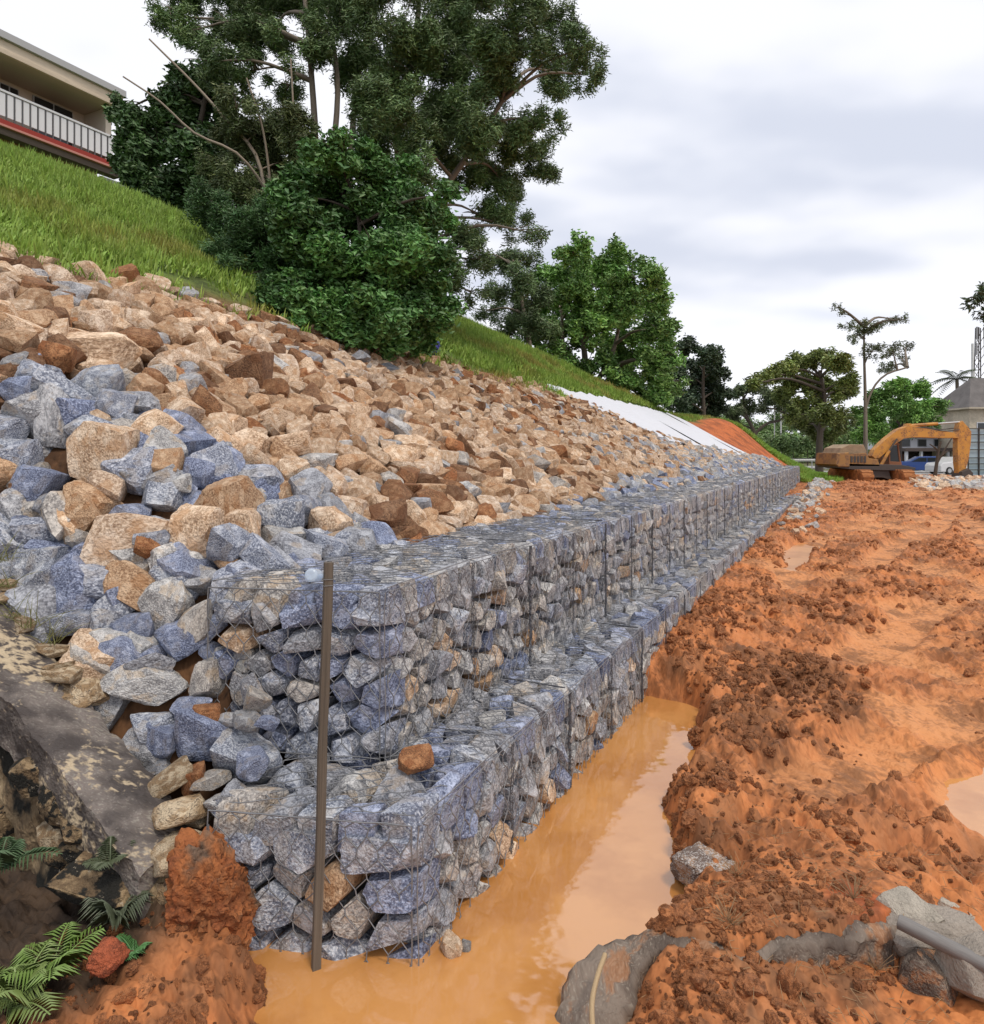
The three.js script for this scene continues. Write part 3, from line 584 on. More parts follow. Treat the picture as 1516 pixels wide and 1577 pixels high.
for (const [u, v, w, h, kind, ti, label] of heroes) {
  const t = hitSlope(u, v); if (!t) continue;
  const ww = w / F * t.z, hh = h / F * t.z, g = rubbleGeo[Math.floor(boulderRnd() * 24)];
  g.computeBoundingBox(); const b = g.boundingBox.getSize(new V3());
  const o = mesh('boulder', g, rockMats[kind][ti]);
  const dz = Math.min(ww, hh) * 0.95;
  o.scale.set(ww / b.x * 1.06, hh / b.y * 1.1, dz / b.z);
  o.position.copy(t.p).add(new V3(0.02, 0.01 + hh * 0.02, -dz * 0.18));
  o.rotation.set((boulderRnd() - 0.5) * 0.5, (boulderRnd() - 0.5) * 0.5 + (boulderRnd() < 0.5 ? Math.PI : 0), (boulderRnd() - 0.5) * 0.25);
  tag(o, label, 'boulder', 'boulders on the rubble slope');
  const [s, q] = toSQ(o.position.x, o.position.z);
  placedStones.push({ s, q, r: Math.max(ww, hh) * 0.5, hero: true });
}
const kindAt = (s, q, rnd) => {
  const top = rubbleTop(s), nz = fbm(s * 0.5 + 3, 1.9, q * 0.5, 3);
  const blueLine = 3.35 + 3.0 * smoothstep(s, 5.3, 3.2) + 0.5 * smoothstep(s, 8, 12) + nz * 0.8, far = smoothstep(s + nz * 5 + (top - q) * 1.3, 20, 26);
  const x = rnd();
  if (q < blueLine) return x < 0.46 ? 'blue' : x < 0.82 ? 'grey' : x < 0.98 ? 'tan' : 'clay';
  if (rnd() < far) return x < 0.72 ? 'grey' : x < 0.8 ? 'blue' : 'tan';
  const clay = 0.1 + 0.4 * smoothstep(fbm(s * 0.45 + 9, 5.5, q * 0.6, 3), 0.03, 0.25);
  return x < clay ? 'clay' : x < clay + 0.09 ? 'grey' : 'tan';
};
{
  const rnd = rngOf(31337), cand = [];
  for (let i = 0; i < 130000; i++) {
    const s = 2.62 + 38.5 * Math.pow(rnd(), 1.25), qt = rubbleTop(s) + 0.15, qb = s < 3.35 ? 3.5 : 3.42, q = qb + (qt - qb) * rnd();
    const near = smoothstep(s, 14, 4), nl = smoothstep(s + (q - 3.5) * 0.35, 6.4, 4.6), r = lerp(0.043 + 0.08 * Math.pow(rnd(), 2.4), 0.05 + 0.085 * Math.pow(rnd(), 1.6), nl) + 0.012 * near;
    cand.push({ s, q, r });
  }
  cand.sort((a, b) => b.r - a.r);
  const grid = new Map(), key = (s, q) => Math.floor(s / 0.5) * 1000 + Math.floor(q / 0.5);
  const put = (c) => { const k = key(c.s, c.q); if (!grid.has(k)) grid.set(k, []); grid.get(k).push(c); };
  placedStones.forEach(put);
  const kept = [];
  for (const c of cand) {
    let ok = true;
    for (let a = -1; a <= 1 && ok; a++) for (let b = -1; b <= 1 && ok; b++) for (const o of grid.get(key(c.s + a * 0.5, c.q + b * 0.5)) ?? []) if (Math.hypot(c.s - o.s, (c.q - o.q) * 1.12) < (c.r + o.r) * (o.hero ? 1.0 : 0.9)) { ok = false; break; }
    if (ok) { put(c); kept.push(c); }
  }
  // a lower layer fills between them
  const low = [];
  for (let i = 0; i < 4500; i++) { const s = 2.62 + 38 * Math.pow(rnd(), 1.2), qt = rubbleTop(s) + 0.2, qb = s < 3.0 ? 2.8 : s < 3.25 ? 3.0 : 3.4; low.push({ s, q: qb + (qt - qb) * rnd(), r: 0.09 + rnd() * 0.08, low: true }); }
  const project = (c) => { const p = W(c.s, c.q, rubbleY(c.s, c.q)); return { u: CU + F * p.x / -p.z, v: CV + F * (EYE - p.y) / -p.z, px: F * c.r * 2 / -p.z }; };
  for (const c of kept) { Object.assign(c, project(c)); c.kind = kindAt(c.s, c.q, rnd); if (c.s < 3.4 && c.kind === 'clay') c.kind = 'grey'; c.ti = Math.floor(rnd() * tints[c.kind].length); }
  const inView = kept.filter((c) => c.u > -8 && c.u < 1524 && c.v > 0).sort((a, b) => b.px - a.px);
  const singles = new Set(inView.slice(0, 300 - heroes.length));
  const up = new V3(0, 1, 0), nrm = W(0, -0.6, 1).sub(W(0, 0, 0)).normalize();
  const m = new THREE.Matrix4(), qn = new THREE.Quaternion(), q2 = new THREE.Quaternion(), col = new THREE.Color();
  const pose = (c) => {
    const y = rubbleY(c.s, c.q) + (c.low ? -0.13 : -0.02 + 0.07 * (rnd() - 0.5) + c.r * 0.15);
    qn.setFromUnitVectors(up, nrm); tmpE.set((rnd() - 0.5) * 1.3, rnd() * 6.28, (rnd() - 0.5) * 1.3); q2.setFromEuler(tmpE); qn.slerp(new THREE.Quaternion(), rnd()); qn.multiply(q2);
    return [W(c.s, c.q, y), qn.clone(), new V3(c.r * 2.35 * (0.9 + rnd() * 0.35), c.r * 2.35 * (0.85 + rnd() * 0.4), c.r * 2.35 * (0.9 + rnd() * 0.3))];
  };
  // individuals: named by colour, by the level of the slope and by what they lie above
  const bandOf = (c) => { const t = (c.q - 3.2) / (rubbleTop(c.s) - 3.2); return t < 0.2 ? 'the foot' : t < 0.42 ? 'the lower slope' : t < 0.64 ? 'the mid slope' : t < 0.84 ? 'the upper slope' : 'the heap crest'; };
  const colOf = (c) => c.u < 110 ? 'by the left frame edge' : c.u < 230 ? 'above the old wall' : c.u < 340 ? 'left of the gabion corner' : c.u < 440 ? 'straight above the gabion corner' : c.u < 560 ? 'above the stake' : c.u < 700 ? 'above the first upper basket' : c.u < 830 ? 'above the second upper basket' : 'above the farther upper baskets';
  const wordOf = { blue: ['blue-grey', 'pale blue-grey', 'deep blue-grey', 'whitish blue'], grey: ['grey', 'light grey', 'dark grey', 'warm grey'], tan: ['tan', 'cream', 'brown-tan', 'pale buff', 'ochre'], clay: ['rust-brown', 'light rust', 'dark brown'] };
  const seen = new Map(), order = [...singles].sort((a, b) => a.u - b.u);
  for (const c of order) {
    const g = rubbleGeo[Math.floor(rnd() * 24)], o = mesh('boulder', g, rockMats[c.kind][c.ti]), [p, r, sc] = pose(c);
    o.position.copy(p); o.quaternion.copy(r); o.scale.copy(sc);
    const size = c.px > 62 ? 'large' : c.px > 46 ? 'middling' : 'smallish';
    const stem = `${size} ${wordOf[c.kind][c.ti]} boulder on ${bandOf(c)} ${colOf(c)}`, n = seen.get(stem) ?? 0; seen.set(stem, n + 1);
    c.stem = stem; c.n = n; c.o = o;
  }
  for (const c of order) tag(c.o, seen.get(c.stem) > 1 ? `${ORD[c.n]} ${c.stem}` : c.stem, 'boulder', 'boulders on the rubble slope');
  // the rest in one mass
  const rest = base('loose_rubble', new V3()); tag(rest, 'mass of smaller broken stones filling the rest of the rubble slope', null, null, 'stuff');
  const lists = new Map();
  const push = (c) => { const far = c.px < 26 ? 1 : 0, v = Math.floor(rnd() * 12), k = `${far},${v},${c.kind}`; if (!lists.has(k)) lists.set(k, []); lists.get(k).push(c); };
  for (const c of kept) if (!singles.has(c)) push(c);
  for (const c of low) { Object.assign(c, project(c)); c.kind = kindAt(c.s, c.q, rnd); if (rnd() < 0.25 && c.q > 5) c.kind = 'clay'; if (c.s < 3.4 && c.q < 3.55) { c.r = 0.04 + 0.035 * rnd(); c.kind = rnd() < 0.5 ? 'blue' : 'grey'; } c.ti = Math.floor(rnd() * tints[c.kind].length); push(c); }
  // stones spilt at the foot of the far end of the wall and in front of the grey machine's heap
  for (let i = 0; i < 260; i++) { const s = 17 + 24 * Math.sqrt(rnd()), q = 1.75 - Math.abs(rnd() + rnd() - 1) * 0.9; const c = { s, q, r: 0.04 + rnd() * 0.09, y: mudY(s, q), px: 10, kind: rnd() < 0.7 ? 'grey' : 'tan', ti: 1 }; push(c); }
  for (let i = 0; i < 220; i++) { const a = rnd(), s = 36 + a * 11, q = -2.6 - rnd() * 6 * (0.4 + a * 0.6) ; const c = { s, q, r: 0.06 + rnd() * 0.16, y: mudY(s, q), px: 10, kind: rnd() < 0.6 ? 'tan' : 'grey', ti: 1 }; push(c); }
  for (const [k, L] of lists) {
    const [far, v, kind] = k.split(','), im = new THREE.InstancedMesh(far === '1' ? rubbleGeoFar[+v] : rubbleGeo[+v * 2], rockBase[kind], L.length); im.name = 'stone';
    L.forEach((c, i) => { const [p, r, sc] = pose(c); if (c.y !== undefined) p.y = c.y + c.r * 0.3; m.compose(p, r, sc); im.setMatrixAt(i, m); const t = tints[kind][c.ti]; im.setColorAt(i, col.copy(t).multiplyScalar(0.88 + rnd() * 0.24)); });
    rest.add(im);
  }
}
// stones fallen at the foot of the wall, and the odd brown one on the step
for (const [u, v, w, h, y, kind, label] of [[694, 1453, 38, 36, -0.02, 'tan', 'small buff stone poking from the water at the gabion foot'], [717, 1455, 20, 26, -0.02, 'grey', 'small grey stone in the water right of the buff one'], [640, 1165, 62, 36, 0.74, 'clay', 'rust-brown stone lying on the step between the two tiers']]) {
  const p = onLevel(u, v + h / 2, y), z = -p.z, o = mesh('boulder', rubbleGeo[(w * 7) % 24], rockMats[kind][1]);
  o.scale.set(w / F * z, h / F * z * 1.3, w / F * z); o.position.copy(p).add(new V3(0, h / F * z * 0.35, 0)); o.rotation.y = w; tag(o, label, 'boulder');
}

// ================================================================ OLD MASONRY WING WALL, bottom left
{
  const t = base('old_wall', W(2.52, 2.98, 0.05), PHI);              // x = s, y up, z = -q from its lower end
  // coping: a thick weathered slab running up the slope
  const len = 3.3, g = new THREE.BoxGeometry(0.36, 0.3, len, 10, 8, 90), p = g.attributes.position;
  const rough = (v, a, f, k) => { v.x += a * fbm(v.x * f + k, v.y * f, v.z * f, 4); v.y += a * fbm(v.x * f, v.y * f + k, v.z * f + 5, 4); v.z += a * fbm(v.x * f + 3, v.y * f + 9, v.z * f + k, 4); };
  const v = new V3();
  for (let i = 0; i < p.count; i++) {
    v.fromBufferAttribute(p, i); const along = len / 2 - v.z; v.y -= 0.03 * smoothstep(Math.abs(v.x), 0.12, 0.18) * (v.y > 0 ? 1 : 0);
    v.set(v.x - 0.16, v.y + 0.6 * along + 0.45 - 0.14 , -along + 0.0); rough(v, 0.025, 3, 2); rough(v, 0.035, 9, 6); rough(v, 0.022, 26, 4); p.setXYZ(i, v.x, v.y, v.z);
  }
  g.computeVertexNormals();
  { const uv = []; for (let i = 0; i < p.count; i++) uv.push((p.getX(i) + p.getY(i) * 0.9) / 0.9, p.getZ(i) / 0.9); g.setAttribute('uv', new THREE.Float32BufferAttribute(uv, 2)); }
  const cop = std({ map: colourTex(512, (a, b) => { const f = fbmT(a, b, 5, 6, 601), k = fbmT(a, b, 40, 3, 621), l = fbmT(a, b, 3, 5, 641); let c = mix3([0.06, 0.05, 0.047], [0.17, 0.145, 0.13], smoothstep(f, 0.36, 0.68)); c = mix3(c, [0.46, 0.37, 0.25], smoothstep(l * 0.6 + k * 0.4, 0.52, 0.66)); return mix3(c, [0.3, 0.28, 0.24], smoothstep(vnoise(a * 120, b * 120, 120, 651) * 0.5 + f * 0.5, 0.6, 0.85) * 0.7); }), bumpMap: T.bump, bumpScale: 0.03 });
  mesh('coping', g, cop, t);
  // rough core of the wall below, its mossy face patched with near-black
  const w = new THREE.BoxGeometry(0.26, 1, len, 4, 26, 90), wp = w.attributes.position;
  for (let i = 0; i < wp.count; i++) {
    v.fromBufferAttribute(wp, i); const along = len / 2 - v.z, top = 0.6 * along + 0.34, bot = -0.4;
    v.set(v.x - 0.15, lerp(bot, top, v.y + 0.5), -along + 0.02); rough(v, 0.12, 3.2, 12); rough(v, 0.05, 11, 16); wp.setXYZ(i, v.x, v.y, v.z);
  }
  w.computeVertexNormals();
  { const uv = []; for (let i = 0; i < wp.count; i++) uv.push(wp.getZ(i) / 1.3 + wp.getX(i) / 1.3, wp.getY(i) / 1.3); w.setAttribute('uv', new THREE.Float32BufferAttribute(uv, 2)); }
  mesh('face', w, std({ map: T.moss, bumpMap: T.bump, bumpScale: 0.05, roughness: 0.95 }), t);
  // field stones showing in the face and at the broken end
  const pale = std({ map: colourTex(256, (a, b) => { const f = fbmT(a, b, 5, 5, 661), k = fbmT(a, b, 30, 3, 671); return mix3(mix3([0.3, 0.2, 0.11], [0.56, 0.45, 0.31], smoothstep(f, 0.35, 0.6)), [0.1, 0.08, 0.06], smoothstep(k, 0.62, 0.75) * 0.7); }), bumpMap: T.bump, bumpScale: 0.025 });
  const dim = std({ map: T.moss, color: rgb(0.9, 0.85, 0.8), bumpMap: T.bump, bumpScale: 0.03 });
  const rnd = rngOf(88), put = (x, y, z, a, b, c, mt) => { const o = mesh('stone', rubbleGeo[Math.floor(rnd() * 24)], mt, t); o.position.set(x, y, z); o.scale.set(a, b, c); o.rotation.set(rnd() * 0.8 - 0.4, rnd() * 6, rnd() * 0.8 - 0.4); };
  put(-0.12, 0.44, 0.03, 0.34, 0.26, 0.34, pale); put(-0.14, 0.3, 0.07, 0.3, 0.2, 0.3, pale); put(-0.2, 0.18, 0.02, 0.3, 0.24, 0.34, dim); put(-0.02, 0.57, -0.1, 0.24, 0.16, 0.3, pale); put(-0.16, 0.08, 0.05, 0.22, 0.2, 0.26, pale);
  for (let i = 0; i < 26; i++) { const z = -0.15 - rnd() * 2.6, top = 0.3 - z * 0.6; put(-0.29 + rnd() * 0.04, top * (0.05 + rnd() * 0.85), z, 0.2 + rnd() * 0.16, 0.16 + rnd() * 0.14, 0.2 + rnd() * 0.2, rnd() < 0.3 ? pale : dim); }
  for (let i = 0; i < 14; i++) { const z = -rnd() * 2.6; put(0.0 + rnd() * 0.05, 0.44 - z * 0.6, z, 0.14 + rnd() * 0.1, 0.08 + rnd() * 0.08, 0.16 + rnd() * 0.16, pale); }
  tag(t, 'old mossy masonry wall with sloping grey coping, broken off beside the gabions', 'wall');
  // the mass of red clay standing against its broken end
  const pl = [[new V3(0.94, 0.34, 0).normalize(), 0.19], [new V3(-0.97, 0.2, 0).normalize(), 0.17], [new V3(-0.3, 0.95, 0).normalize(), 0.3], [new V3(0, -1, 0), 0.42], [new V3(0, 0.4, 0.92).normalize(), 0.17], [NZ, 0.2], [new V3(0.7, 0.7, 0.1).normalize(), 0.22]]; for (let k = 0; k < 12; k++) { const d = randDir(rnd); pl.push([d, Math.hypot(d.x * 0.18, d.y * 0.34, d.z * 0.18) * (0.9 + rnd() * 0.2)]); }
  const cg = lumpGeo(pl, 18, 5.5, { p: 8, rough: 0.22, crease: 0.9, uv: 0.7, freq: 1.7 });
  const cp = cg.attributes.position, cc = [];
  for (let i = 0; i < cp.count; i++) { v.fromBufferAttribute(cp, i); const n = fbm(v.x * 7, v.y * 5, v.z * 7, 4); cc.push(...mix3(mix3([0.27, 0.08, 0.025], [0.4, 0.15, 0.045], clamp(0.5 + n * 1.5, 0, 1)), [0.16, 0.1, 0.065], smoothstep(n, 0.06, 0.25))); }
  cg.setAttribute('color', new THREE.Float32BufferAttribute(cc, 3));
  const lump = mesh('clay_lump', cg, std({ map: T.soil, vertexColors: true, bumpMap: T.soilBump, bumpScale: 0.03, roughness: 0.9 }));
  lump.scale.set(1.05, 1.12, 1.05); lump.position.copy(at(322, 1400, 3.4)); lump.rotation.set(0.12, 0.4, 0.12); tag(lump, 'upright lump of orange-red clay against the broken end of the old wall', 'clay');
  const l2 = mesh('clay_lump', lumpGeo(pl, 10, 9.5, { p: 8, rough: 0.12, crease: 0.8, uv: 0.7, freq: 1.5 }), std({ map: T.soil, color: rgb(0.4, 0.1, 0.04), bumpMap: T.soilBump, bumpScale: 0.02 }));
  l2.position.copy(at(162, 1478, 3.0)); l2.scale.set(0.36, 0.2, 0.36); tag(l2, 'small bright red clay clod among the plants under the old wall', 'clay');
}

// ================================================================ OLD CONCRETE, PIPE AND GRAVEL, bottom right
const concMat = std({ map: colourTex(512, (a, b) => { const f = fbmT(a, b, 4, 6, 701), k = fbmT(a, b, 50, 3, 721), l = fbmT(a, b, 6, 5, 741); let c = mix3([0.085, 0.062, 0.048], [0.21, 0.165, 0.13], smoothstep(f, 0.36, 0.66)); c = mix3(c, [0.3, 0.26, 0.21], smoothstep(vnoise(a * 130, b * 130, 130, 751) * 0.5 + l * 0.6, 0.58, 0.85)); return mix3(c, [0.34, 0.15, 0.06], smoothstep(l * 0.8 + k * 0.2, 0.5, 0.66) * 0.7); }), bumpMap: T.bump, bumpScale: 0.02, roughness: 0.8 });
{
  // drain edge: a thick concrete strip, upright towards the camera, its left end flaring down to the water
  const path = DRAIN;
  const curve = new THREE.CatmullRomCurve3(path.map(([x, z, y]) => new V3(x, y, -z))), n = 110, prof = 24, pos = [], uv = [], idx = [];
  for (let i = 0; i <= n; i++) {
    const t = i / n, c = curve.getPoint(t), d = curve.getTangent(t); d.y = 0; d.normalize(); const side = new V3(-d.z, 0, d.x).negate();   // towards the back
    const w = polyline(path.map((r, k) => [k / (path.length - 1), r[3]]), t);
    for (let j = 0; j <= prof; j++) {
      const a = j / prof, [b, y] = a < 0.4 ? [0, -0.45 * (1 - a / 0.4)] : a < 0.6 ? [w * (a - 0.4) / 0.2, 0] : [w, -0.45 * (a - 0.6) / 0.4];
      const rr = 0.035, bb = clamp(b, 0, w), v = c.clone().addScaledVector(side, bb); v.y += y;
      if (y > -rr && (b < rr || b > w - rr)) v.y -= 0.012;
      const f = 0.05 * fbm(v.x * 6, v.y * 6 + 3, v.z * 6, 4) + 0.03 * (0.5 - Math.abs(2 * fbm(v.x * 9 + 4, v.y * 9, v.z * 9, 3))) - 0.012 + 0.012 * fbm(v.x * 22, v.y * 22, v.z * 22, 2);
      v.y += f; v.addScaledVector(side, f * 1.2);
      pos.push(v.x, v.y, v.z); uv.push(t * 2.2, (b - y) / 0.8);
    }
  }
  for (let i = 0; i < n; i++) for (let j = 0; j < prof; j++) { const a = i * (prof + 1) + j; idx.push(a, a + prof + 1, a + 1, a + 1, a + prof + 1, a + prof + 2); }
  const g = new THREE.BufferGeometry(); g.setAttribute('position', new THREE.Float32BufferAttribute(pos, 3)); g.setAttribute('uv', new THREE.Float32BufferAttribute(uv, 2)); g.setIndex(idx); g.computeVertexNormals();
  concMat.side = THREE.DoubleSide;
  tag(mesh('concrete_drain_edge', g, concMat), 'dark curved edge of an old concrete drain half buried in red soil, bottom right', 'drain');
  const root = new THREE.CatmullRomCurve3([at(932, 1470, 3.06), at(920, 1505, 2.95), at(912, 1545, 2.82), at(914, 1600, 2.68)]);
  tag(mesh('root', new THREE.TubeGeometry(root, 24, 0.011, 7), std({ color: rgb(0.42, 0.3, 0.17), bumpMap: T.bump, bumpScale: 0.004 })), 'pale dry root hanging over the concrete drain edge into the water', 'root');
  // broken blocks
  const greyC = std({ map: T.concrete, color: rgb(0.34, 0.3, 0.26), bumpMap: T.bump, bumpScale: 0.015 }), paleC = std({ map: T.concrete, color: rgb(0.46, 0.42, 0.36), bumpMap: T.bump, bumpScale: 0.015 }), rnd = rngOf(12);
  [[1435, 1440, 88, 80, 3.22, 'broken grey concrete block with a pale crust behind the pipe'], [1395, 1405, 50, 50, 3.3, 'small pale concrete fragment at the near end of the pipe'], [1478, 1410, 60, 40, 3.45, 'whitish concrete fragment lying behind the grey broken block'], [1430, 1500, 90, 70, 3.1, 'dark concrete fragment under the pipe'], [1503, 1490, 60, 110, 2.98, 'grey slab fragment standing at the right frame edge by the pipe'], [1500, 1440, 50, 40, 3.4, 'small dark rubble piece behind the pipe at right']].forEach(([u, v, w, h, z, label], k) => {
    const o = mesh('concrete_block', rubbleGeo[(k * 5 + 3) % 24], k === 3 ? concMat : k === 1 || k === 2 ? paleC : greyC); o.position.copy(at(u, v, z)); o.scale.set(w / F * z * 1.2, h / F * z * 1.3, 0.26); o.rotation.set(0.2, 0.3 * k, 0.15 - 0.2 * k); tag(o, label, 'concrete');
  });
  const a = at(1384, 1419, 3.14), b = at(1600, 1528, 2.8), L = a.distanceTo(b), pr = 0.031;
  const pg = new THREE.LatheGeometry([[pr - 0.006, 0], [pr - 0.001, 0], [pr, 0.002], [pr, L], [pr - 0.006, L], [pr - 0.006, 0]].map(([x, y]) => new THREE.Vector2(x, y)), 24);
  const pipe = mesh('pipe', pg, std({ map: T.concrete, color: rgb(0.2, 0.19, 0.185), roughness: 0.55, side: THREE.DoubleSide })); pipe.position.copy(a); pipe.quaternion.setFromUnitVectors(Y, b.clone().sub(a).normalize()); tag(pipe, 'grey plastic pipe lying across the broken concrete at the right', 'pipe');
  // crusted lump of grey gravel at the water's edge
  const pl = [[X, 0.3], [NX, 0.26], [Y, 0.13], [new V3(0, -1, 0), 0.2], [Z, 0.2], [NZ, 0.22]]; for (let k = 0; k < 10; k++) { const d = randDir(rnd); pl.push([d, Math.hypot(d.x * 0.28, d.y * 0.15, d.z * 0.21) * (0.85 + rnd() * 0.25)]); }
  const lumpT = colourTex(256, (x, y) => { const f = fbmT(x, y, 5, 5, 761), k = vnoise(x * 110, y * 110, 110, 771) * 0.6 + f * 0.5; return mix3(mix3([0.14, 0.1, 0.08], [0.36, 0.22, 0.13], smoothstep(f, 0.45, 0.65)), [0.45, 0.42, 0.4], smoothstep(k, 0.5, 0.75)); });
  const lp = mesh('gravel_lump', lumpGeo(pl, 14, 3.3, { p: 10, rough: 0.09, crease: 0.8, uv: 0.6, freq: 1.6 }), std({ map: lumpT, bumpMap: T.bump, bumpScale: 0.03 })); lp.position.copy(at(1108, 1330, 4.02)); lp.scale.set(1.0, 0.6, 0.9); lp.rotation.y = 0.5; tag(lp, 'half-buried lump of grey gravelly concrete beside the trench water', 'concrete');
}

// ================================================================ SHEETS AND BAG ON THE SLOPE
{
  const white = std({ color: rgb(0.6, 0.62, 0.67), roughness: 0.8, side: THREE.DoubleSide });
  const strip = (s0, s1, topQ, botQ, label, seed) => {
    const ss = range(s0, s1, 0.16), g = sheet(ss, range(0, 1, 0.03), () => 0, null, 1), p = g.attributes.position; let i = 0;
    const lean = 1.7;
    for (const s of ss) for (const t of range(0, 1, 0.03)) {
      const q = lerp(topQ(s), botQ(s), t), s2 = s + lean * t + 0.12 * n3(s * 0.6, t * 2, seed);
      const w = W(s2, q, hillY(s2, q) + 0.1 + 0.1 * fbm(s * 1.8, t * 1.2, seed, 3) + 0.09 * n3(s * 3.5, t * 0.9, seed + 3) + 0.04 * n3(s * 8, t * 1.2, seed + 6)); p.setXYZ(i++, w.x, w.y, w.z);
    }
    g.computeVertexNormals(); tag(mesh('geotextile_sheet', g, white), label, 'sheet', 'white sheets on the slope');
  };
  strip(17.9, 20.0, () => 7.8, (s) => rubbleTop(s + 1.7) - 0.4, 'white fabric sheet strip nearest the camera, beside the rubble and the dark gap', 1);
  strip(20.4, 25.6, (s) => 7.75 - 0.02 * (s - 21), (s) => Math.max(4.2, rubbleTop(s + 1.7) - 0.4), 'wide white fabric sheet whose lower edge lies under the grey rubble', 2);
  strip(25.75, 31.2, (s) => 7.62 - 0.02 * (s - 25), () => 4.25, 'white fabric sheet between the widest one and the farthest strip', 4);
  strip(31.7, 33.6, (s) => 7.6 - 0.1 * (s - 32), () => 4.3, 'white fabric sheet strip farthest off, beside the bare red bank', 3);
  const cloth = (name, s, q, r, col, label, k) => {
    const pl = []; const rnd = rngOf(k); for (const d of [X, Y, Z, NX, NZ]) pl.push([d, 0.4]); pl.push([new V3(0, -1, 0), 0.4]); for (let i = 0; i < 9; i++) pl.push([randDir(rnd), 0.36 + rnd() * 0.1]);
    const m = mesh(name, lumpGeo(pl, 7, k, { p: 7, rough: 0.22, crease: 0.9, freq: 1.4 }), std({ color: col, roughness: 0.7 })); m.scale.set(...r); m.position.copy(W(s, q, rubbleY(s, q) + r[1] * 0.4)); m.rotation.set(0.1, k, 0.3); tag(m, label, 'bag');
  };
  const h = hitSlope(695, 572); cloth('cloth_bag', h.s + 0.35, h.q + 0.75, [0.5, 0.42, 0.5], rgb(0.035, 0.04, 0.28), 'crumpled dark blue bag lying on the crest of the rubble', 3); cloth('cloth_bag', h.s - 0.05, h.q + 0.75, [0.16, 0.42, 0.2], rgb(0.55, 0.05, 0.035), 'small red cloth beside the blue bag on the rubble crest', 5);
  // translucent plastic bottle left on the netting
  const c = at(478, 886, 4.05), bt = base('plastic_bottle', c); bt.rotation.set(1.35, 0.3, 0.1); bt.scale.setScalar(0.75);
  mesh('bottle_body', new THREE.LatheGeometry([[0.001, 0.004], [0.03, 0], [0.048, 0.006], [0.052, 0.02], [0.05, 0.06], [0.052, 0.1], [0.05, 0.16], [0.03, 0.2], [0.014, 0.215]].map(([x, y]) => new THREE.Vector2(x, -y)), 24), new THREE.MeshPhysicalMaterial({ color: rgb(0.75, 0.85, 0.95), roughness: 0.25, transmission: 0.55, thickness: 0, side: THREE.DoubleSide }), bt);
  mesh('bottle_cap', new THREE.CylinderGeometry(0.016, 0.016, 0.02, 16).translate(0, -0.225, 0), std({ color: rgb(0.6, 0.7, 0.85), roughness: 0.4 }), bt);
  tag(bt, 'pale translucent plastic bottle lying base up on the gabion netting behind the stake', 'bottle');
}

